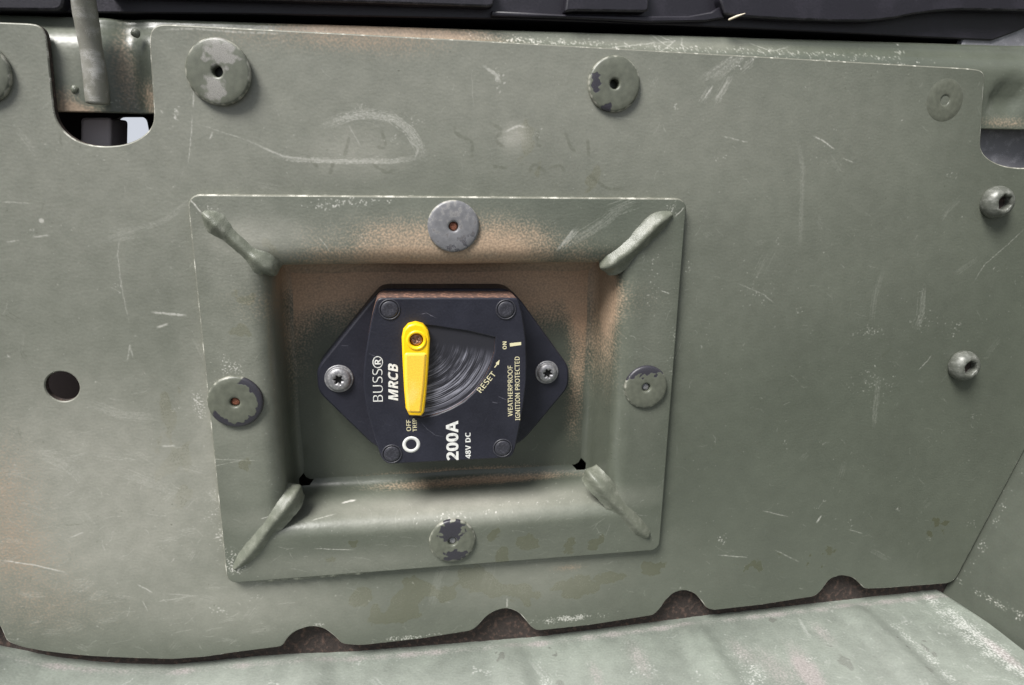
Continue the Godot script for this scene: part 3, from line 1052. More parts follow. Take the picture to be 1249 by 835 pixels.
func floor_sheet() -> void:
	off = Vector3.ZERO
	var st := maker()
	var rings: Array = []
	var uvs: Array = []
	for k in 24:
		var z := -7.0 + 190.0 * pow(k / 23.0, 1.6)
		var ring := PackedVector3Array()
		var uv := PackedVector2Array()
		for i in 310:
			var x := -212.0 + i * 1.5
			x = minf(x, 250.9 + z * 0.17)
			var y := floor_height(x) + rib_height(x) * smoothstep(-6.0, 8.0, z) + 0.10 * fine_noise.get_noise_2d(x * 0.08, z * 0.08)
			y -= 1.6 * smoothstep(247.5, 251.0, x - z * 0.17)
			ring.append(Vector3(x, y, z))
			uv.append(Vector2((x + 215.0) / 475.0, (z + 10.0) / 200.0))
		rings.append(ring)
		uvs.append(uv)
	loft(st, rings, Rect2(0, 0, 1, 1), false, true, 0, uvs)
	tag(part("floor", [st], [m_floor]), "scuffed pale green ribbed metal floor in front of the panel", "", "", "structure")


func side_wall() -> void:
	off = Vector3.ZERO
	var a := Vector2(252.4, -112.5)
	var d := (Vector2(274.1, -45.4) - a).normalized()
	var st := maker()
	var rings: Array = []
	var uvs: Array = []
	for k in 34:  # carried far out of view, up and forward, to block skylight
		var s := -30.0 + k * 14.0
		var ring := PackedVector3Array()
		var uv := PackedVector2Array()
		for i in 30:
			var z := -4.0 + i * 14.0
			var p := a + d * minf(s, 96.0)
			if s > 96.0:
				p += d * (s - 96.0)
			ring.append(Vector3(p.x + z * 0.17 + 0.8 + 0.25 * fine_noise.get_noise_2d(s * 0.1, z * 0.1), p.y, z))
			uv.append(Vector2((z + 4.0) / 420.0, 1.0 - (s + 30.0) / 460.0))
		rings.append(ring)
		uvs.append(uv)
	loft(st, rings, Rect2(0, 0, 1, 1), false, true, 0, uvs)
	tag(part("side_panel", [st], [m_side]), "grey green side panel leaning outwards right of the ribbed floor, extended out of view to block skylight", "metal panel")


func front_panel() -> void:
	var root := thing("front_panel", Vector3(50, -118, -1.5))
	var low: Array = [Vector2(-218.1, -82.4), Vector2(-187.2, -93.1), Vector2(-181.1, -93.4), Vector2(-178.3, -90.1), Vector2(-174.0, -88.0), Vector2(-171.1, -91.5), Vector2(-169.8, -95.7), Vector2(-169.2, -101.0), Vector2(-163.3, -104.6), Vector2(-154.9, -107.5), Vector2(-140.5, -111.1), Vector2(-128.6, -113.2), Vector2(-110.3, -116.1), Vector2(-97.6, -116.4), Vector2(-84.7, -115.5), Vector2(-66.7, -114.8),
		Vector2(-64.8, -111.0), Vector2(-60.6, -107.5), Vector2(-54.6, -106.1), Vector2(-49.3, -107.9), Vector2(-44.9, -112.8), Vector2(-42.7, -116.3), Vector2(-34.9, -117.9), Vector2(-10.6, -117.4), Vector2(12.5, -115.7), Vector2(15.4, -113.5), Vector2(17.9, -110.1), Vector2(22.2, -106.8), Vector2(28.0, -105.7), Vector2(33.1, -108.3), Vector2(36.5, -112.8), Vector2(38.8, -116.4), Vector2(41.8, -118.9), Vector2(66.3, -118.5), Vector2(95.9, -116.4),
		Vector2(98.5, -113.7), Vector2(101.3, -108.8), Vector2(104.9, -105.3), Vector2(110.0, -104.5), Vector2(114.9, -106.7), Vector2(118.9, -111.4), Vector2(121.2, -115.1), Vector2(125.0, -116.8), Vector2(149.5, -116.2), Vector2(176.1, -114.3), Vector2(179.1, -111.1), Vector2(182.1, -105.6), Vector2(187.8, -103.9), Vector2(194.5, -105.8), Vector2(199.0, -109.8), Vector2(201.6, -112.7), Vector2(213.1, -113.4), Vector2(247.6, -113.9), Vector2(250.9, -111.9), Vector2(273.9, -44.6)]
	var o := PackedVector2Array(low)
	var end: Vector2 = Vector2(250.9, -111.9) + (Vector2(273.9, -44.6) - Vector2(250.9, -111.9)) * 3.0
	o.append(Vector2(end.x, end.y))
	o.append(Vector2(end.x, 121.5))
	o.append(Vector2(265, 121.5))
	o.append(Vector2(263, 116))
	for k in 13:
		var a := PI * k / 12.0
		o.append(Vector2(241.6 + cos(a) * 21.0, 93.5 - sin(a) * 10.0))
	o.append(Vector2(217.3, 116.3))
	o.append(Vector2(217.1, 119.0))
	o.append(Vector2(214.9, 120.8))
	o.append(Vector2(208.9, 121.2))
	o.append(Vector2(19.6, 123.3))
	o.append_array(PackedVector2Array([Vector2(-87.7, 124.1), Vector2(-90.3, 123.5), Vector2(-92.0, 121.9), Vector2(-92.8, 119.2), Vector2(-93.8, 96.4), Vector2(-94.4, 93.2), Vector2(-96.2, 90.5), Vector2(-99.3, 88.1), Vector2(-103.9, 86.2), Vector2(-109.0, 85.5), Vector2(-114.1, 85.7), Vector2(-118.4, 86.9), Vector2(-121.8, 89.5), Vector2(-123.8, 93.0), Vector2(-124.3, 96.3), Vector2(-123.3, 118.7), Vector2(-123.9, 121.0), Vector2(-125.4, 122.2), Vector2(-127.7, 122.5)]))
	o.append(Vector2(-205, 122.2))
	var holes: Array = [PackedVector2Array([Vector2(-70, -66), Vector2(80, -66), Vector2(80, 55), Vector2(-70, 55)]), circle(Vector2(-134.9, 2.1), 5.6, 36)]
	holes.append(circle(Vector2(-72.1, 110.2), 1.9, 20))
	holes.append(circle(Vector2(65.0, 110.8), 1.9, 20))
	o = rounded(ccw(o), 2.2, 3)
	var p := plate(o, holes, -2.6, 0.0, 0.45, PANEL)
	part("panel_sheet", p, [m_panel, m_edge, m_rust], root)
	tag(root, "large olive green steel panel with scuffed paint, notched along its top and lower edges", "metal panel")
	# blind rivet washers on the panel
	var looks: Array = [[Vector2(-71.8, 109.9), 10.6, 0.11, "pale scraped rivet washer tilted in the upper left of the panel", 1], [Vector2(64.4, 110.5), 9.7, 0.03, "rivet washer with a dark chip on its left rim, top middle", 2], [Vector2(201.1, 109.0), 8.8, 0.0, "rivet washer painted over and almost flush, upper right", 3], [Vector2(-144.4, 107.4), 9.8, 0.03, "leftmost rivet washer, left of the notch and rod", 4]]
	for w in looks:
		washer(root, w[0], -0.1 if w[4] != 3 else -1.55, w[1], w[2], w[3], w[4], w[4] < 3)
	for b in [[Vector2(231.8, 69.6), 6.7, "upper socket head bolt near the right edge"], [Vector2(230.8, -1.3), 6.7, "lower socket head bolt near the right edge"]]:
		socket_bolt(root, b[0], b[1], b[2])


# domed washer with a rivet bore; its paint is chipped in a way of its own
func washer(root: Node3D, c: Vector2, z: float, rad: float, tilt: float, label: String, style: int, deep: bool) -> void:
	var b := Basis(Vector3(0, 1, 0), -tilt) if tilt else Basis.IDENTITY
	var h := 1.75
	var zz := z + rad * sin(tilt) * 0.8
	var st := maker()
	var r := Rect2(-rad - 0.5, -rad - 0.5, rad * 2 + 1, rad * 2 + 1)
	var bore := 1.75
	turned(st, Vector3(c.x, c.y, zz), [Vector2(rad * 0.96, -1.0), Vector2(rad, 0.2), Vector2(rad, h * 0.5), Vector2(rad - 0.25, h * 0.78), Vector2(rad - 0.9, h * 0.93), Vector2(rad - 2.5, h), Vector2(rad * 0.5, h + 0.12), Vector2(bore + 0.9, h + 0.08), Vector2(bore + 0.25, h), Vector2(bore, h - 0.35), Vector2(bore, -1.5)], 48, b, r, 0, 0.006)
	var o := part("washer", [st], [washer_paint(style, rad)], root)
	if label:
		tag(o, label)
	if not deep:
		var rv := maker()
		turned(rv, Vector3(c.x, c.y, zz - 0.4), [Vector2(bore, 0.0), Vector2(bore * 0.86, 0.9), Vector2(bore * 0.5, 1.25), Vector2(0.01, 1.1)], 16, b, Rect2(0, 0, 1, 1), 0, 0.25)
		part("rivet", [rv], [m_copper if style in [5, 6] else m_zinc], o)


func washer_paint(style: int, rad: float) -> StandardMaterial3D:
	var sz := 224
	var f := FastNoiseLite.new()
	f.seed = 70 + style
	f.frequency = 0.028
	f.fractal_octaves = 2
	var g := FastNoiseLite.new()
	g.seed = 90 + style
	g.frequency = 0.2
	var im := Image.create_empty(sz, sz, false, Image.FORMAT_RGB8)
	var hi := Image.create_empty(sz, sz, false, Image.FORMAT_L8)
	var paint := Color(0.340, 0.350, 0.308)
	var primer := Color(0.185, 0.18, 0.205)
	var bare := Color(0.54, 0.53, 0.515)
	if style == 5:
		paint = Color(0.43, 0.43, 0.44)
	for y in sz:
		for x in sz:
			var u := (x + 0.5) / sz * 2.0 - 1.0
			var v := 1.0 - (y + 0.5) / sz * 2.0
			var d := sqrt(u * u + v * v)
			var n := f.get_noise_2d(x, y)
			var n2 := g.get_noise_2d(x, y)
			var c := paint * (1.0 + n * 0.10 + n2 * 0.05)
			var chip := 0.0
			var rub := 0.0
			match style:
				1:
					rub = maxf(smoothstep(0.46, 0.26, Vector2((u - 0.15) * 0.8, (v - 0.52)).length() + n * 0.25), smoothstep(0.40, 0.24, Vector2(u + 0.12, (v + 0.50) * 0.9).length() + n * 0.15))
				2:
					chip = maxf(smoothstep(0.20, 0.16, Vector2((u + 0.68) * 1.1, (v - 0.02) * 0.55).length() + n * 0.14), smoothstep(0.15, 0.10, Vector2((u + 0.25) * 0.7, v + 0.80).length() + n * 0.1))
				5:
					rub = smoothstep(0.25, 0.5, n + n2 * 0.5 + v * 0.25) * 0.6
					chip = smoothstep(0.55, 0.75, n2 * 0.6 + n - v * 0.5 + u * 0.25) * 0.8
				6:
					chip = smoothstep(0.72, 0.76, d + n * 0.16) * smoothstep(-0.75, -0.6, u - v * 0.9 - 0.25 + n * 0.1)
				7:
					chip = smoothstep(0.42, 0.46, v - 0.12 * u + n * 0.25 - 0.12) * smoothstep(0.99, 0.95, d)
				8:
					chip = smoothstep(0.38, 0.33, Vector2(u * 0.75 + 0.02, (v - 0.52) * 0.75).length() + n * 0.2) + smoothstep(0.25, 0.2, Vector2((u - 0.15) * 0.5, v + 0.62).length() + n * 0.2)
			chip = clampf(chip, 0.0, 1.0)
			c = c.lerp(primer * (1.0 + n2 * 0.25), chip)
			c = c.lerp(bare * (1.0 + n2 * 0.2), clampf(rub, 0, 1) * 0.8)
			var rim := smoothstep(0.90, 0.95, d + n * 0.06) * (0.7 if style != 3 else 0.15)
			c = c.lerp(Color(0.62, 0.61, 0.57), rim * clampf(0.75 + n, 0.0, 1.0) * (0.0 if chip > 0.5 else 1.0))
			im.set_pixel(x, y, c)
			hi.set_pixel(x, y, Color.WHITE * clampf(0.7 - chip * 0.4 + n2 * 0.08, 0, 1))
	var m := StandardMaterial3D.new()
	m.albedo_texture = ImageTexture.create_from_image(im)
	m.roughness = 0.42
	m.heightmap_enabled = true
	m.heightmap_texture = ImageTexture.create_from_image(hi)
	m.heightmap_scale = 0.012
	m.texture_repeat = false
	return m


func socket_bolt(root: Node3D, c: Vector2, rad: float, label: String) -> void:
	var st := maker()
	var n := 48
	var rings: Array = []
	var h := rad * 0.92
	var prof: Array = [Vector2(rad * 0.9, -0.4), Vector2(rad * 0.98, 0.4), Vector2(rad, 1.4), Vector2(rad * 0.985, h * 0.45), Vector2(rad * 0.91, h * 0.68), Vector2(rad * 0.78, h * 0.86), Vector2(rad * 0.66, h * 0.95), Vector2(rad * 0.58, h * 0.985)]
	for p in prof:
		var ring := PackedVector3Array()
		for i in n:
			var a := TAU * i / n
			var q := Vector3(cos(a) * p.x, sin(a) * p.x, p.y)
			ring.append(Vector3(c.x, c.y, 0) + q * (1.0 + 0.03 * fine_noise.get_noise_3dv(q * 0.8 + Vector3(c.x, c.y, 0))))
		rings.append(ring)
	var base_rad := rad * 0.49
	for p in [Vector2(1.06, h * 0.97), Vector2(1.0, h * 0.92), Vector2(0.98, h * 0.40)]:
		var ring := PackedVector3Array()
		for i in n:
			var a := TAU * i / n
			var hex := cos(PI / 6.0) / cos(fposmod(a + 0.25, PI / 3.0) - PI / 6.0)
			var q: float = base_rad * p.x * hex * (1.0 + 0.10 * fine_noise.get_noise_2d(cos(a) * 4.0 + c.x, sin(a) * 4.0))
			ring.append(Vector3(c.x + cos(a) * q, c.y + sin(a) * q, p.y))
		rings.append(ring)
	loft(st, rings, Rect2(0, 0, 1, 1))
	var o := part("bolt", [st], [m_bolt], root)
	tag(o, label)
	var bt := maker()
	turned(bt, Vector3(c.x, c.y, 0), [Vector2(base_rad * 1.05, h * 0.42), Vector2(base_rad * 0.5, h * 0.38), Vector2(0.01, h * 0.36)], 24)
	part("socket_bottom", [bt], [m_rust], o)


func lifting_rod() -> void:
	var root := thing("bracket_rod", Vector3(-106, 98, 2))
	var st := maker()
	var path: Array = spline([Vector3(Vector2(-110.3, 98.9).x, Vector2(-110.3, 98.9).y, 1.2), Vector3(Vector2(-109.9, 107.9).x, Vector2(-109.9, 107.9).y, 1.5), Vector3(Vector2(-109.9, 117.7).x, Vector2(-109.9, 117.7).y, 2.0), Vector3(Vector2(-109.4, 127.6).x, Vector2(-109.4, 127.6).y, 4.0), Vector3(Vector2(-107.7, 138.1).x, Vector2(-107.7, 138.1).y, 8.0)], 8)
	var radii: Array = []
	for k in path.size():
		radii.append(3.45 + 0.12 * sin(k * 0.35))
	path.push_front(path[0] + Vector3(0, -0.25, 0))
	radii.push_front(2.7)
	path.push_front(path[0] + Vector3(0, -0.02, 0))
	radii.push_front(0.02)
	tube(st, path, radii, 0.04, 1.0, 26)
	part("rod", [st], [grain(Color(0.47, 0.465, 0.43), Color(0.64, 0.635, 0.62), 0.8, 0.018, 21, 0.45, 0.15, 0.012, 26.0)], root)
	tag(root, "upright pale grey steel rod in the upper left notch of the panel", "rod")


func moulding() -> void:
	# black plastic moulding along the top
	var root := thing("black_moulding", Vector3(50, 140, 0))
	var under: Array = [Vector2(-187.5, 125.0), Vector2(-145.2, 127.2), Vector2(-123.2, 128.0), Vector2(-120.8, 127.9), Vector2(-63.9, 130.0), Vector2(32.9, 132.6), Vector2(92.6, 133.3), Vector2(150.0, 133.5), Vector2(193.0, 133.5), Vector2(226.7, 133.7), Vector2(235.6, 136.9), Vector2(240.9, 139.0), Vector2(269.5, 149.6)]
	var o := PackedVector2Array(under)
	o.append(Vector2(330, 205))
	o.append(Vector2(-215, 205))
	part("moulding_back", plate(o, [], -60, -10, 0.5, PANEL), [m_black, m_black, m_black], root)
	var tabs: Array = [
		[Vector2(-166.0, 125.8), Vector2(-133.2, 127.1), Vector2(-121.1, 127.6), Vector2(-119.5, 128.7), Vector2(-118.2, 132.6), Vector2(-117.5, 137.9), Vector2(-164.2, 135.4)],
		[Vector2(-105.8, 132.7), Vector2(-54.7, 133.8), Vector2(-22.3, 134.6), Vector2(19.0, 135.3), Vector2(20.8, 135.9), Vector2(21.0, 144.3), Vector2(-105.1, 138.6)],
		[Vector2(46.6, 135.0), Vector2(49.9, 135.5), Vector2(76.4, 136.4), Vector2(77.9, 137.0), Vector2(77.8, 147.4), Vector2(47.7, 145.8)],
		[Vector2(107.6, 137.0), Vector2(112.9, 136.5), Vector2(132.8, 136.4), Vector2(153.2, 136.7), Vector2(167.0, 137.3), Vector2(177.3, 138.8), Vector2(185.8, 140.7), Vector2(194.5, 142.1), Vector2(205.2, 143.2), Vector2(234.6, 144.2), Vector2(269.0, 145.2), Vector2(264.5, 161.5), Vector2(105.0, 149.9), Vector2(105.2, 141.7)]]
	for t in tabs:
		part("moulding_tab", plate(rounded(PackedVector2Array(t), 0.8, 3), [], -10.5, -5, 0.7, PANEL), [m_black, m_black_edge, m_black], root)
	# sloping web between the tabs
	part("moulding_web", plate(PackedVector2Array([Vector2(20.5, 132.8), Vector2(47.5, 133.3), Vector2(78.6, 133.3), Vector2(101.0, 134.6), Vector2(108.7, 136.1), Vector2(106.3, 139.9), Vector2(103.2, 138.1), Vector2(94.3, 136.3), Vector2(78.4, 135.5), Vector2(47.4, 134.6), Vector2(20.5, 134.5)]), [], -10.5, -7, 0.6, PANEL), [m_black, m_black, m_black], root)
	tag(root, "black plastic moulding with separate tabs overhanging the panel's top edge", "moulding")


# ------------------------------------------------------------------ pocket frame

# insets of the four edges and depth along the bent profile
func frame_rows() -> Array:
	# [inset left, right, top, bottom, z, run]
	var rows: Array = []
	rows.append([0.0, 0.0, 0.0, 0.0, -0.3, 0.0])
	rows.append([0.0, 0.0, 0.0, 0.0, 2.3, 0.0])
	rows.append([0.15, 0.15, 0.15, 0.15, 2.9, 0.3])
	rows.append([0.55, 0.55, 0.55, 0.55, 3.2, 0.6])
	for k in 7:
		var q := 1.2 + k * 2.75
		rows.append([q, q, q, q, 3.2 + 0.9 * (q / 18.0), q])
	# shoulder
	var rad := 7.0
	for k in range(1, 8):
		var a := PI * 0.5 * k / 7.0
		var q := 17.7 + sin(a) * rad
		var qt := 17.7 + sin(a) * (rad + 0.4)
		rows.append([q, q, qt, q, 4.1 - (1.0 - cos(a)) * rad, 17.7 + a * rad])
	# wall
	for k in range(1, 6):
		var t := k / 5.0
		rows.append([24.7 + t * 0.3, 24.7 + t * 1.8, 25.1 + t * 0.4, 24.7 + t * 2.4, -2.9 - t * 13.6, 28.7 + t * 13.6])
	# fillet to the floor
	for k in range(1, 6):
		var a := PI * 0.5 * k / 5.0
		var q := (1.0 - cos(a)) * 6.0
		rows.append([25.0 + q * 0.6, 26.5 + q * 0.7, 25.5 + q, 27.1 + q * 0.75, -16.5 - sin(a) * 5.6, 42.3 + a * 6.0])
	return rows


func frame_ring(row: Array, side: int, uv: bool) -> PackedVector3Array:
	# one side of the ring, from mitre to mitre; side 0 bottom, 1 right, 2 top, 3 left
	var lo := Vector2(-85.3 + row[0], -81.1 + row[3])
	var hi := Vector2(95.0 - row[1], 70.2 - row[2])
	if uv:
		var run: float = row[5]
		var u := run if run < 20.0 else 20.0 + (run - 20.0) * 0.72
		lo = Vector2(-85.3 + u, -81.1 + u)
		hi = Vector2(95.0 - u, 70.2 - u)
	var inward: float = minf(row[0], row[5])
	var rad := maxf(4.2 - inward, 0.5)
	var cs: Array = [lo, Vector2(hi.x, lo.y), hi, Vector2(lo.x, hi.y)]
	var a: Vector2 = cs[side]
	var b: Vector2 = cs[(side + 1) % 4]
	var d := (b - a).normalized()
	var inn := Vector2(-d.y, d.x)
	var out := PackedVector3Array()
	var ca := a + (d + inn) * rad
	var cb := b + (inn - d) * rad
	for k in 5:
		var ang := PI * 0.25 + PI * 0.25 * k / 4.0
		var p := ca + (-d * cos(ang) - inn * sin(ang)) * rad
		out.append(Vector3(p.x, p.y, row[4]))
	var n := 34
	for k in range(1, n):
		var p := (ca - inn * rad).lerp(cb - inn * rad, float(k) / n)
		var bow := 0.0
		if not uv:
			bow = 0.28 * fine_noise.get_noise_3d(p.x * 0.06, p.y * 0.06, side * 9.0) * smoothstep(0.0, 6.0, row[5])
		out.append(Vector3(p.x + inn.x * bow, p.y + inn.y * bow, row[4] + bow))
	for k in 5:
		var ang := PI * 0.5 - PI * 0.25 * k / 4.0
		var p := cb + (d * cos(ang) - inn * sin(ang)) * rad
		out.append(Vector3(p.x, p.y, row[4]))
	return out


func pocket_frame() -> void:
	var root := thing("pocket_frame", Vector3(4.9, -5.4, 0))
	var rows := frame_rows()
	var names: Array = ["bottom_side", "right_side", "top_side", "left_side"]
	for side in 4:
		var st := maker()
		var edge := maker()
		var rings: Array = []
		var uvs: Array = []
		for row in rows:
			rings.append(frame_ring(row, side, false))
			var uv := PackedVector2Array()
			for p in frame_ring(row, side, true):
				uv.append(uv_at(p, FRAME))
			uvs.append(uv)
		# the drain gaps where the bent sheets do not quite meet
		var skip := {}
		var n: int = rings[0].size()
		var first := rows.size() - 3
		for k in range(first, rows.size() - 1):
			if side == 0:
				skip[Vector2i(k, 0)] = true
				for j in range(1, 5):
					skip[Vector2i(k, j)] = true
				for j in range(n - 6, n):
					skip[Vector2i(k, j)] = true
			if side == 1:
				for j in 5:
					skip[Vector2i(k, j)] = true
			if side == 3:
				for j in range(n - 6, n):
					skip[Vector2i(k, j)] = true
		loft(edge, rings.slice(0, 4), FRAME, false, false, 0, uvs.slice(0, 4))
		var sk := {}
		for key in skip:
			sk[Vector2i(key.x - 3, key.y)] = true
		loft(st, rings.slice(3), FRAME, false, false, 0, uvs.slice(3), sk)
		part("frame_side", [st, edge], [m_frame, m_edge if side > 1 else m_frame], root)
	# floor of the pocket
	var f := maker()
	var lo := Vector2(-85.3 + 28.3, -81.1 + 31.3)
	var hi := Vector2(95.0 - 30.4, 70.2 - 31.2)
	face(f, PackedVector2Array([lo + Vector2(0, 3.0), lo + Vector2(0.9, 1.1), lo + Vector2(2.6, 0), Vector2(hi.x - 2.6, lo.y), Vector2(hi.x - 0.9, lo.y + 1.1), Vector2(hi.x, lo.y + 3.0), hi, Vector2(lo.x, hi.y)]), [], -22.05, Rect2(-66, -56, 140, 108))
	part("pocket_floor", [f], [m_pan], root)
	# weld beads on the four mitres
	var z := 4.0
	weld(root, [[Vector2(-80.3, 63.8), z - 0.4, 2.0], [Vector2(-78.3, 62.2), z + 0.3, 3.1], [Vector2(-75.9, 59.8), z + 0.5, 3.6], [Vector2(-73.0, 56.8), z + 0.2, 3.2], [Vector2(-69.5, 53.4), z + 0.2, 3.2], [Vector2(-66.0, 49.9), z + 0.3, 3.4], [Vector2(-62.4, 46.9), z + 0.7, 4.0], [Vector2(-60.0, 44.7), z - 0.9, 3.9], [Vector2(-59.1, 43.2), z - 3.0, 3.0]], "weld bead with two round lumps at the upper left corner of the frame")
	weld(root, [[Vector2(88.8, 64.2), z - 0.4, 2.2], [Vector2(84.9, 62.1), z + 0.4, 3.3], [Vector2(80.3, 58.2), z + 0.7, 3.6], [Vector2(75.4, 53.0), z + 0.5, 3.8], [Vector2(70.5, 48.9), z + 0.1, 4.0], [Vector2(66.1, 45.5), z - 1.0, 4.0], [Vector2(63.5, 44.0), z - 3.4, 3.0]], "thick weld bead at the upper right corner of the frame")
	weld(root, [[Vector2(-81.7, -74.3), z - 0.4, 1.8], [Vector2(-77.7, -70.0), z + 0.2, 3.1], [Vector2(-72.7, -64.3), z + 0.5, 3.5], [Vector2(-67.7, -57.3), z + 0.3, 3.3], [Vector2(-63.7, -52.3), z + 0.4, 3.5], [Vector2(-60.6, -48.9), z - 0.6, 3.7], [Vector2(-58.4, -46.4), z - 3.5, 3.6], [Vector2(-57.0, -45.0), z - 8.0, 3.0]], "ragged weld bead at the lower left corner of the frame")
	weld(root, [[Vector2(88.7, -73.0), z - 0.2, 2.6], [Vector2(84.4, -68.9), z + 0.4, 3.3], [Vector2(77.7, -60.9), z + 0.5, 3.2], [Vector2(71.6, -54.3), z + 0.3, 3.2], [Vector2(67.0, -48.7), z - 0.1, 3.4], [Vector2(64.3, -45.8), z - 1.9, 3.5], [Vector2(62.5, -43.9), z - 6.0, 3.0]], "smooth weld bead at the lower right corner of the frame")
	# lumpy paint sealed seam under the frame
	var path: Array = []
	var radii: Array = []
	for k in 66:
		path.append(Vector3(-81.0 + k * 1.0, -81.0 + 0.25 * fine_noise.get_noise_1d(k * 1.3), 1.5))
		radii.append((1.25 + 0.35 * sin(k * 0.9) * sin(k * 0.37)) * minf(1.0, minf(k * 0.12, (65 - k) * 0.05)) + 0.02 + 0.25 * fine_noise.get_noise_1d(k * 2.1 + 40.0))
	var seam := maker()
	tube(seam, path, radii, 0.35, 1.0, 10)
	part("seam", [seam], [m_weld], root)
	washer(root, Vector2(5.4, 59.6), 3.7, 9.4, 0.0, "grey scuffed rivet washer at the top of the frame", 5, false)
	washer(root, Vector2(-75.3, -4.5), 3.6, 9.9, 0.02, "rivet washer with dark chipped lower rim on the left of the frame", 6, false)
	washer(root, Vector2(83.0, -4.8), 3.6, 9.0, 0.0, "rivet washer with dark chipped upper edge on the right of the frame", 7, false)
	washer(root, Vector2(4.2, -68.4), 3.4, 9.6, 0.0, "rivet washer with dark chip above its bore at the bottom of the frame", 8, false)
	tag(root, "raised olive green pocket frame welded at its corners round the circuit breaker", "frame")


func weld(root: Node3D, pts: Array, label: String) -> void:
	var line: Array = []
	var rad: Array = []
	for p in pts:
		line.append(Vector3(p[0].x, p[0].y, p[1] - 0.7))
		rad.append(Vector2(p[2], 0))
	line = spline(line, 6)
	rad = spline(rad, 6)
	var radii: Array = []
	for q in rad:
		radii.append(q.x * (1.04 + 0.05 * fine_noise.get_noise_1d(radii.size() * 0.3)))
	line.push_front(line[0])
	radii.push_front(0.03)
	line.append(line[-1] + (line[-1] - line[-2]))
	radii.append(0.03)
	var st := maker()
	var rings: Array = []
	for k in line.size():
		var tg: Vector3 = ((line[mini(k + 1, line.size() - 1)] as Vector3) - (line[maxi(k - 1, 0)] as Vector3)).normalized()
		var side := tg.cross(Vector3(0, 0, 1)).normalized()
		var up := side.cross(tg).normalized()
		var ring := PackedVector3Array()
		for i in 25:
			var u := (i - 12) / 12.0
			var c: Vector3 = line[k]
			var rough := fine_noise.get_noise_3dv((c + side * u * 3.0) * 0.28) * 0.12 + 0.022 * sin(k * 1.15 + u * u * 2.6)
			var hump := exp(-u * u * 3.6) * (1.0 + rough)
			var r0: float = radii[k]
			ring.append(c + side * u * r0 * 1.4 * (1.0 + 0.07 * fine_noise.get_noise_1d(k * 0.5 + signf(u) * 40.0)) + up * (hump * r0 * 0.80 - 0.35 - 1.1 * absf(u) * absf(u) * 0.4))
		rings.append(ring)
	loft(st, rings, Rect2(0, 0, 1, 1), false, true)
	tag(part("weld_bead", [st], [m_weld], root), label)


# ------------------------------------------------------------------ circuit breaker

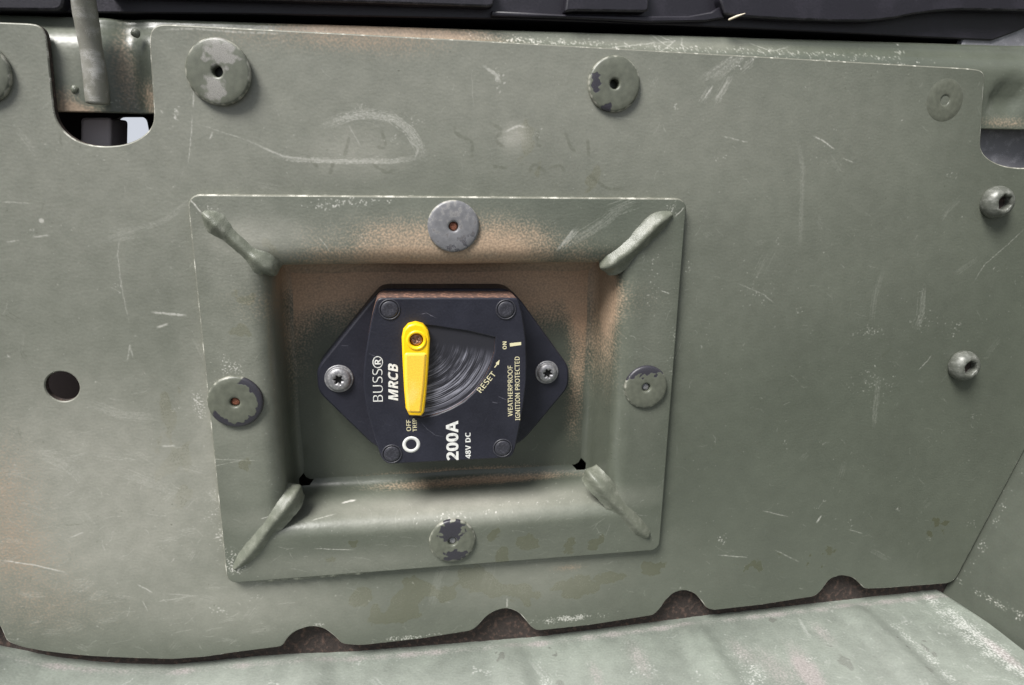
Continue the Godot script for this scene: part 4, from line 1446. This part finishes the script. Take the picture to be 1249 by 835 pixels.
func breaker() -> void:
	var root := thing("circuit_breaker", Vector3(3, 0, -22))
	var face_rect := Rect2(-52, -38, 110, 76)
	var t := Wear.new(face_rect, 7.0, 707)
	t.scatter(face_rect, 150, 5.0, 0.30, 0.14)
	t.specks(face_rect, 1100, 0.14, 0.38)
	t.blob(3, Vector2(33.5, -19.8), 3, 18, 0.45)
	t.blob(0, Vector2(28.2, -2.4), 8, 30, 0.10)
	t.stroke([Vector2(-7.8, -15.8), Vector2(-5.6, -18.6), Vector2(-2.5, -21.5), Vector2(1.0, -22.4)], 0.25, 0.6, 0.2)
	t.stroke([Vector2(-7.3, 27.0), Vector2(-4.9, 27.6), Vector2(-1.5, 25.6)], 0.3, 0.7, 0.3)
	t.stroke([Vector2(22.7, -6.6), Vector2(26.0, -8.1)], 0.3, 0.7, 0.3)
	t.stroke([Vector2(20.2, -8.8), Vector2(22.4, -9.3)], 0.3, 0.7, 0.3)
	t.stroke([Vector2(-37.8, 12.1), Vector2(-35.0, 12.0)], 0.3, 0.6, 0.3)
	t.stroke([Vector2(-42.5, -14.0), Vector2(-38.5, -16.6), Vector2(-34.8, -22.1)], 0.5, 0.4, 0.8)
	t.stroke([Vector2(-26.5, 12.3), Vector2(-24.1, 11.3)], 0.3, 0.6, 0.3)
	var m_case: StandardMaterial3D = t.finish({"base": Color(0.138, 0.141, 0.175), "pale": Color(0.36, 0.36, 0.38), "brown": Color(0.4, 0.3, 0.25), "stain": Color(0.1, 0.1, 0.12), "mark": Color(0.55, 0.54, 0.56), "rough": 0.46, "vary": 0.09, "relief": 0.004, "specular": 0.4})
	var m_seam := grain(Color(0.36, 0.28, 0.25), Color(0.62, 0.46, 0.38), 0.9, 0.02, 41, 0.7, 0.0, 0.01, 14.0)
	# flange
	var fl := rounded(PackedVector2Array([Vector2(-21.3, 34.3), Vector2(27.9, 33.7), Vector2(33.0, 29.6), Vector2(54.4, 0.3), Vector2(54.7, -8.7), Vector2(36.3, -31.4), Vector2(30.0, -35.2), Vector2(-20.8, -34.3), Vector2(-27.0, -30.7), Vector2(-47.5, -6.9), Vector2(-47.6, 3.0), Vector2(-24.8, 30.8)]), 3.2, 5)
	part("mounting_flange", plate(fl, [], -22.0, -10.0, 0.9, face_rect), [m_case, m_case, m_case], root)
	# cover with the sunken quadrant
	var cv := rounded(PackedVector2Array([Vector2(-21.9, 33.5), Vector2(29.6, 32.7), Vector2(31.6, 26.6), Vector2(33.1, 17.5), Vector2(33.7, 8.5), Vector2(33.8, -0.9), Vector2(33.0, -9.4), Vector2(31.5, -19.7), Vector2(30.0, -28.5), Vector2(28.7, -32.3), Vector2(26.4, -33.1), Vector2(-20.9, -33.0), Vector2(-23.1, -30.8), Vector2(-25.9, -21.0), Vector2(-28.0, -11.5), Vector2(-28.9, -2.8), Vector2(-29.0, 3.0), Vector2(-28.1, 10.7), Vector2(-26.5, 19.0), Vector2(-24.8, 26.7), Vector2(-23.1, 32.3)]), 1.5, 3)
	var quad := PackedVector2Array([Vector2(-9.5, 23.0), Vector2(-1.9, 22.2), Vector2(10.5, 20.0), Vector2(21.2, 17.4), Vector2(21.0, 11.9), Vector2(19.4, 6.0), Vector2(16.9, 0.8), Vector2(13.3, -4.2), Vector2(9.2, -8.0), Vector2(4.0, -10.9), Vector2(-1.4, -13.0), Vector2(-7.1, -14.1), Vector2(-11.9, -13.9), Vector2(-12.1, 5.7)])
	var cover := part("cover", plate(cv, [quad], -10.2, 4.0, 0.55, face_rect), [m_case, m_case, m_seam], root)
	var qf := maker()
	var centre := Vector2(-9.0, 17.2)
	face(qf, inset(ccw(quad), -0.4), [], 3.15, Rect2(centre.x - 5, centre.y - 33, 38, 42))
	part("worn_quadrant", [qf], [quadrant_paint(centre)], cover)
	# moulded stud heads in the corners
	var m_stud := grain(Color(0.17, 0.17, 0.195), Color(0.33, 0.33, 0.36), 0.5, 0.03, 43, 0.45, 0.0, 0.006, 9.0)
	for c in [Vector2(-18.4, 29.1), Vector2(25.2, 28.3), Vector2(-19.2, -28.6), Vector2(24.6, -28.5)]:
		var s := maker()
		turned(s, Vector3(c.x, c.y, 4.0), [Vector2(4.0, -0.2), Vector2(3.95, 0.25), Vector2(3.75, 0.42), Vector2(3.5, 0.35), Vector2(3.35, -0.1), Vector2(3.2, -0.1), Vector2(3.15, 0.3), Vector2(2.9, 0.55), Vector2(2.0, 0.5), Vector2(0.01, 0.36)], 30)
		part("stud_head", [s], [m_stud], cover)
	# flange screws with star sockets
	for c in [Vector2(-39.2, -1.4), Vector2(44.9, -1.6)]:
		var s := maker()
		var rad := 5.3 if c.x < 0 else 4.6
		turned(s, Vector3(c.x, c.y, -10.0), [Vector2(rad + 0.35, -0.1), Vector2(rad + 0.3, 0.5), Vector2(rad, 0.7), Vector2(rad - 0.35, 0.5), Vector2(rad - 0.5, 0.6), Vector2(rad - 0.7, 1.7), Vector2(rad - 1.1, 2.2), Vector2(rad - 2.0, 2.5), Vector2(2.35, 2.55)], 36)
		var rings: Array = []
		for p in [Vector2(2.35, 2.55), Vector2(2.1, 2.4), Vector2(2.0, 0.9)]:
			var ring := PackedVector3Array()
			for i in 36:
				var a := TAU * i / 36.0
				var q: float = p.x * (0.80 + 0.20 * cos(6.0 * a + 0.9)) if p.x < 2.3 else p.x
				ring.append(Vector3(c.x + cos(a) * q, c.y + sin(a) * q, -10.0 + p.y))
			rings.append(ring)
		loft(s, rings, Rect2(0, 0, 1, 1))
		var o := part("screw", [s], [m_zinc], root)
		var bt := maker()
		turned(bt, Vector3(c.x, c.y, -9.0), [Vector2(2.2, 0.0), Vector2(0.01, -0.1)], 16)
		part("socket_bottom", [bt], [m_bore], o)
	# yellow lever
	var lv := PackedVector2Array([Vector2(-14.2, 18.7), Vector2(-14.1, 10.2), Vector2(-13.8, -1.1), Vector2(-13.4, -8.7), Vector2(-12.2, -11.7), Vector2(-7.6, -12.2), Vector2(-6.4, -10.6), Vector2(-5.5, -3.1), Vector2(-4.6, 6.7), Vector2(-3.8, 18.4), Vector2(-4.5, 21.6), Vector2(-6.3, 23.7), Vector2(-9.0, 24.5), Vector2(-11.7, 23.8), Vector2(-13.5, 21.8)])
	var m_yellow := grain(Color(0.95, 0.76, 0.045), Color(0.93, 0.74, 0.11), 0.5, 0.012, 51, 0.34, 0.0, 0.003, 30.0)
	var pivot := Vector2(-8.8, 17.9)
	var lever := part("lever", plate(lv, [circle(pivot, 2.55, 28)], 3.4, 7.6, 0.75, face_rect), [m_yellow, m_yellow, m_yellow], root)
	var blade := maker()
	var b1 := ccw(rounded(PackedVector2Array([Vector2(-13.4, 13.3), Vector2(-13.5, 0.5), Vector2(-12.8, -10.3), Vector2(-7.5, -10.9), Vector2(-6.1, 0.2), Vector2(-5.0, 13.1)]), 1.2, 4))
	loft(blade, [lift(b1, 7.55), lift(inset(b1, 0.35), 7.95), lift(inset(b1, 1.0), 8.15)], face_rect)
	face(blade, inset(b1, 1.0), [], 8.15, face_rect)
	part("lever_blade", [blade], [grain(Color(0.94, 0.75, 0.25), Color(0.93, 0.78, 0.42), 0.7, 0.008, 52, 0.38, 0.0, 0.003, 40.0)], lever)
	var ringst := maker()
	turned(ringst, Vector3(pivot.x, pivot.y, 7.6), [Vector2(3.9, -0.1), Vector2(3.6, 0.35), Vector2(3.2, 0.5), Vector2(2.8, 0.35), Vector2(2.55, -0.2)], 30)
	part("hub_ring", [ringst], [m_yellow], lever)
	var m_brass := grain(Color(0.62, 0.47, 0.38), Color(0.80, 0.72, 0.68), 0.7, 0.03, 53, 0.35, 0.75, 0.006, 6.0)
	var sc := maker()
	# pan head screw with a cross slot cut from its grid
	var rings2: Array = []
	for p in [Vector2(2.45, 0.0), Vector2(2.4, 0.7), Vector2(2.1, 1.2), Vector2(1.75, 1.42), Vector2(1.45, 1.5), Vector2(1.1, 1.54), Vector2(0.7, 1.56), Vector2(0.3, 1.56), Vector2(0.01, 1.56)]:
		var ring := PackedVector3Array()
		for i in 64:
			var a := TAU * i / 64.0
			var x: float = cos(a) * p.x
			var y: float = sin(a) * p.x
			var k := a + 0.5
			var u: float = cos(k) * p.x
			var v: float = sin(k) * p.x
			var slot := maxf(smoothstep(0.42, 0.26, absf(u)) * smoothstep(1.7, 1.3, absf(v)), smoothstep(0.42, 0.26, absf(v)) * smoothstep(1.7, 1.3, absf(u)))
			ring.append(Vector3(pivot.x + x, pivot.y + y, 5.2 + p.y - slot * 0.9))
		rings2.append(ring)
	loft(sc, rings2, Rect2(0, 0, 1, 1))
	part("pivot_screw", [sc], [m_brass], lever)
	# lettering, printed on the cover and read from below upwards
	var thin := face_font("Droid Sans", 400, -0.35)
	var regular := face_font("Droid Sans", 400, 0.15)
	var bold := face_font("Droid Sans", 700, 0.0)
	var heavy := face_font("Droid Sans", 700, 0.35)
	var white := grain(Color(0.84, 0.84, 0.82), Color(0.50, 0.50, 0.50), 0.55, 0.03, 61, 0.6, 0.0, 0.0, 2000.0)
	var cream := grain(Color(0.84, 0.81, 0.66), Color(0.48, 0.46, 0.40), 0.6, 0.03, 62, 0.6, 0.0, 0.0, 2000.0)
	letter(cover, "BUSS", Vector2(-21.9, -6.8), Vector2(-21.7, 6.2), 12.6 * 0.297, thin, white)
	letter(cover, "®", Vector2(-21.5, 6.5), Vector2(-21.4, 11.2), 13.0 * 0.297, regular, white)
	letter(cover, "MRCB", Vector2(-16.2, -6.7), Vector2(-15.9, 7.6), 12.6 * 0.297, heavy, white, 0.22)
	letter(cover, "OFF", Vector2(-11.6, -19.4), Vector2(-11.6, -14.8), 5.8 * 0.297, regular, cream)
	letter(cover, "TRIP", Vector2(-9.3, -19.8), Vector2(-9.3, -14.3), 5.4 * 0.297, regular, cream)
	letter(cover, "200A", Vector2(6.9, -32.7), Vector2(6.8, -16.0), 16.2 * 0.297, heavy, white)
	letter(cover, "48V DC", Vector2(11.8, -32.3), Vector2(11.7, -21.2), 7.2 * 0.297, bold, white)
	letter(cover, "RESET", Vector2(15.8, -4.9), Vector2(21.8, 2.6), 7.6 * 0.297, regular, cream)
	letter(cover, "ON", Vector2(25.7, 12.6), Vector2(25.6, 15.7), 5.2 * 0.297, bold, cream)
	letter(cover, "WEATHERPROOF", Vector2(28.5, -15.1), Vector2(28.1, 5.9), 6.4 * 0.297, regular, cream)
	letter(cover, "IGNITION PROTECTED", Vector2(31.5, -16.9), Vector2(30.8, 9.5), 6.4 * 0.297, regular, cream)
	var zero := maker()
	turned(zero, Vector3(Vector2(-11.6, -25.1).x, Vector2(-11.6, -25.1).y, 4.0), [Vector2(3.45, -0.05), Vector2(3.42, 0.04), Vector2(2.1, 0.04), Vector2(2.07, -0.05)], 40)
	part("off_symbol", [zero], [white], cover)
	var bar := plate(PackedVector2Array([Vector2(26.9, 14.9), Vector2(31.3, 15.3), Vector2(31.4, 14.1), Vector2(27.0, 13.6)]), [], 3.9, 4.05, 0.02, face_rect)
	part("on_symbol", bar, [cream, cream, cream], cover)
	var arrow := plate(PackedVector2Array([Vector2(20.9, 5.4), Vector2(21.8, 6.7), Vector2(21.5, 7.1), Vector2(23.0, 8.4), Vector2(22.7, 6.3), Vector2(22.2, 6.5), Vector2(21.2, 5.2)]), [], 3.9, 4.05, 0.02, face_rect)
	part("reset_arrow", arrow, [cream, cream, cream], cover)
	tag(root, "black 200A circuit breaker with yellow lever screwed inside the green pocket frame", "circuit breaker")


func face_font(family: String, weight: int, embolden: float) -> Font:
	var f := SystemFont.new()
	f.font_names = PackedStringArray([family])
	f.font_weight = weight
	var v := FontVariation.new()
	v.base_font = f
	v.variation_embolden = embolden
	return v


func letter(parent: Node3D, text: String, a: Vector2, b: Vector2, height: float, font: Font, m: Material, slant := 0.0) -> void:
	var tm := TextMesh.new()
	tm.text = text
	tm.font = font
	tm.font_size = 64
	tm.pixel_size = 0.01
	tm.depth = 0.01
	tm.curve_step = 1.0
	tm.horizontal_alignment = HORIZONTAL_ALIGNMENT_CENTER
	tm.vertical_alignment = VERTICAL_ALIGNMENT_CENTER
	tm.material = m
	var box_ := tm.get_aabb()
	var along := (b - a)
	var len_ := along.length()
	var d := along / len_
	var up := Vector2(-d.y, d.x)
	var bx := Vector3(d.x, d.y, 0) * (len_ / box_.size.x)
	var tall := up * (height / box_.size.y) + d * (slant * height / box_.size.y)
	var basis_ := Basis(bx * MM, Vector3(tall.x, tall.y, 0) * MM, Vector3(0, 0, 6.0) * MM)
	var o := MeshInstance3D.new()
	o.name = "lettering"
	o.mesh = tm
	var mid := (a + b) * 0.5 + up * height * 0.5 + d * (slant * height * 0.5)
	var origin := (Vector3(mid.x, mid.y, 4.02) - off) * MM
	o.transform = Transform3D(basis_, origin - basis_ * (box_.position + box_.size * 0.5))
	parent.add_child(o, true)


# black plastic rubbed pale in arcs by the lever
func quadrant_paint(centre: Vector2) -> StandardMaterial3D:
	var w := 456
	var h := 504
	var r := Rect2(centre.x - 5, centre.y - 33, 38, 42)
	var f := FastNoiseLite.new()
	f.seed = 811
	f.frequency = 1.0
	f.fractal_octaves = 3
	var im := Image.create_empty(w, h, false, Image.FORMAT_RGB8)
	for y in h:
		for x in w:
			var p := Vector2(r.position.x + (x + 0.5) / w * r.size.x, r.end.y - (y + 0.5) / h * r.size.y) - centre
			var rad := p.length()
			var ang := atan2(p.y, p.x)
			var n := f.get_noise_2d(rad * 2.4, ang * 0.22) * 0.5 + 0.5
			var n2 := f.get_noise_2d(rad * 7.5 + 50.0, ang * 0.5) * 0.5 + 0.5
			var n3 := f.get_noise_2d(rad * 0.5 + 90.0, ang * 1.5) * 0.5 + 0.5
			var zone := smoothstep(6.0, 25.0, rad) * 0.75 + 0.22
			zone *= 0.75 + 0.5 * smoothstep(-0.1, -0.9, ang)
			var line := smoothstep(0.52, 0.80, n * 0.55 + n2 * 0.55 + (n3 - 0.5) * 0.5)
			var fade := smoothstep(-0.12, -0.32, ang)
			var k := clampf(line * zone * fade * 1.1, 0.0, 1.0)
			var edge := smoothstep(27.6, 28.2, rad) * smoothstep(29.8, 29.0, rad) * 0.5 * n2 * 1.4
			k = maxf(k, edge * fade)
			im.set_pixel(x, y, Color(0.135, 0.135, 0.16).lerp(Color(0.60, 0.60, 0.64), k))
	var m := StandardMaterial3D.new()
	m.albedo_texture = ImageTexture.create_from_image(im)
	m.roughness = 0.48
	m.texture_repeat = false
	return m


func grass_stem() -> void:
	var a := Vector2(109.4, 135.2)
	var b := Vector2(114.1, 137.0)
	off = Vector3(a.x, a.y, -5)
	var st := maker()
	tube(st, [Vector3(a.x, a.y, -6.0), Vector3(a.x, a.y, -5.0), Vector3((a.x + b.x) / 2.0, (a.y + b.y) / 2.0 + 0.1, -3.5), Vector3(b.x, b.y, -2.0)], [0.03, 0.4, 0.45, 0.15], 0.2, 1.0, 8)
	var o := part("straw", [st], [plain(Color(0.78, 0.74, 0.66), 0.7)])
	o.position = off * MM
	tag(o, "short pale straw stuck under the black moulding above the panel", "straw")
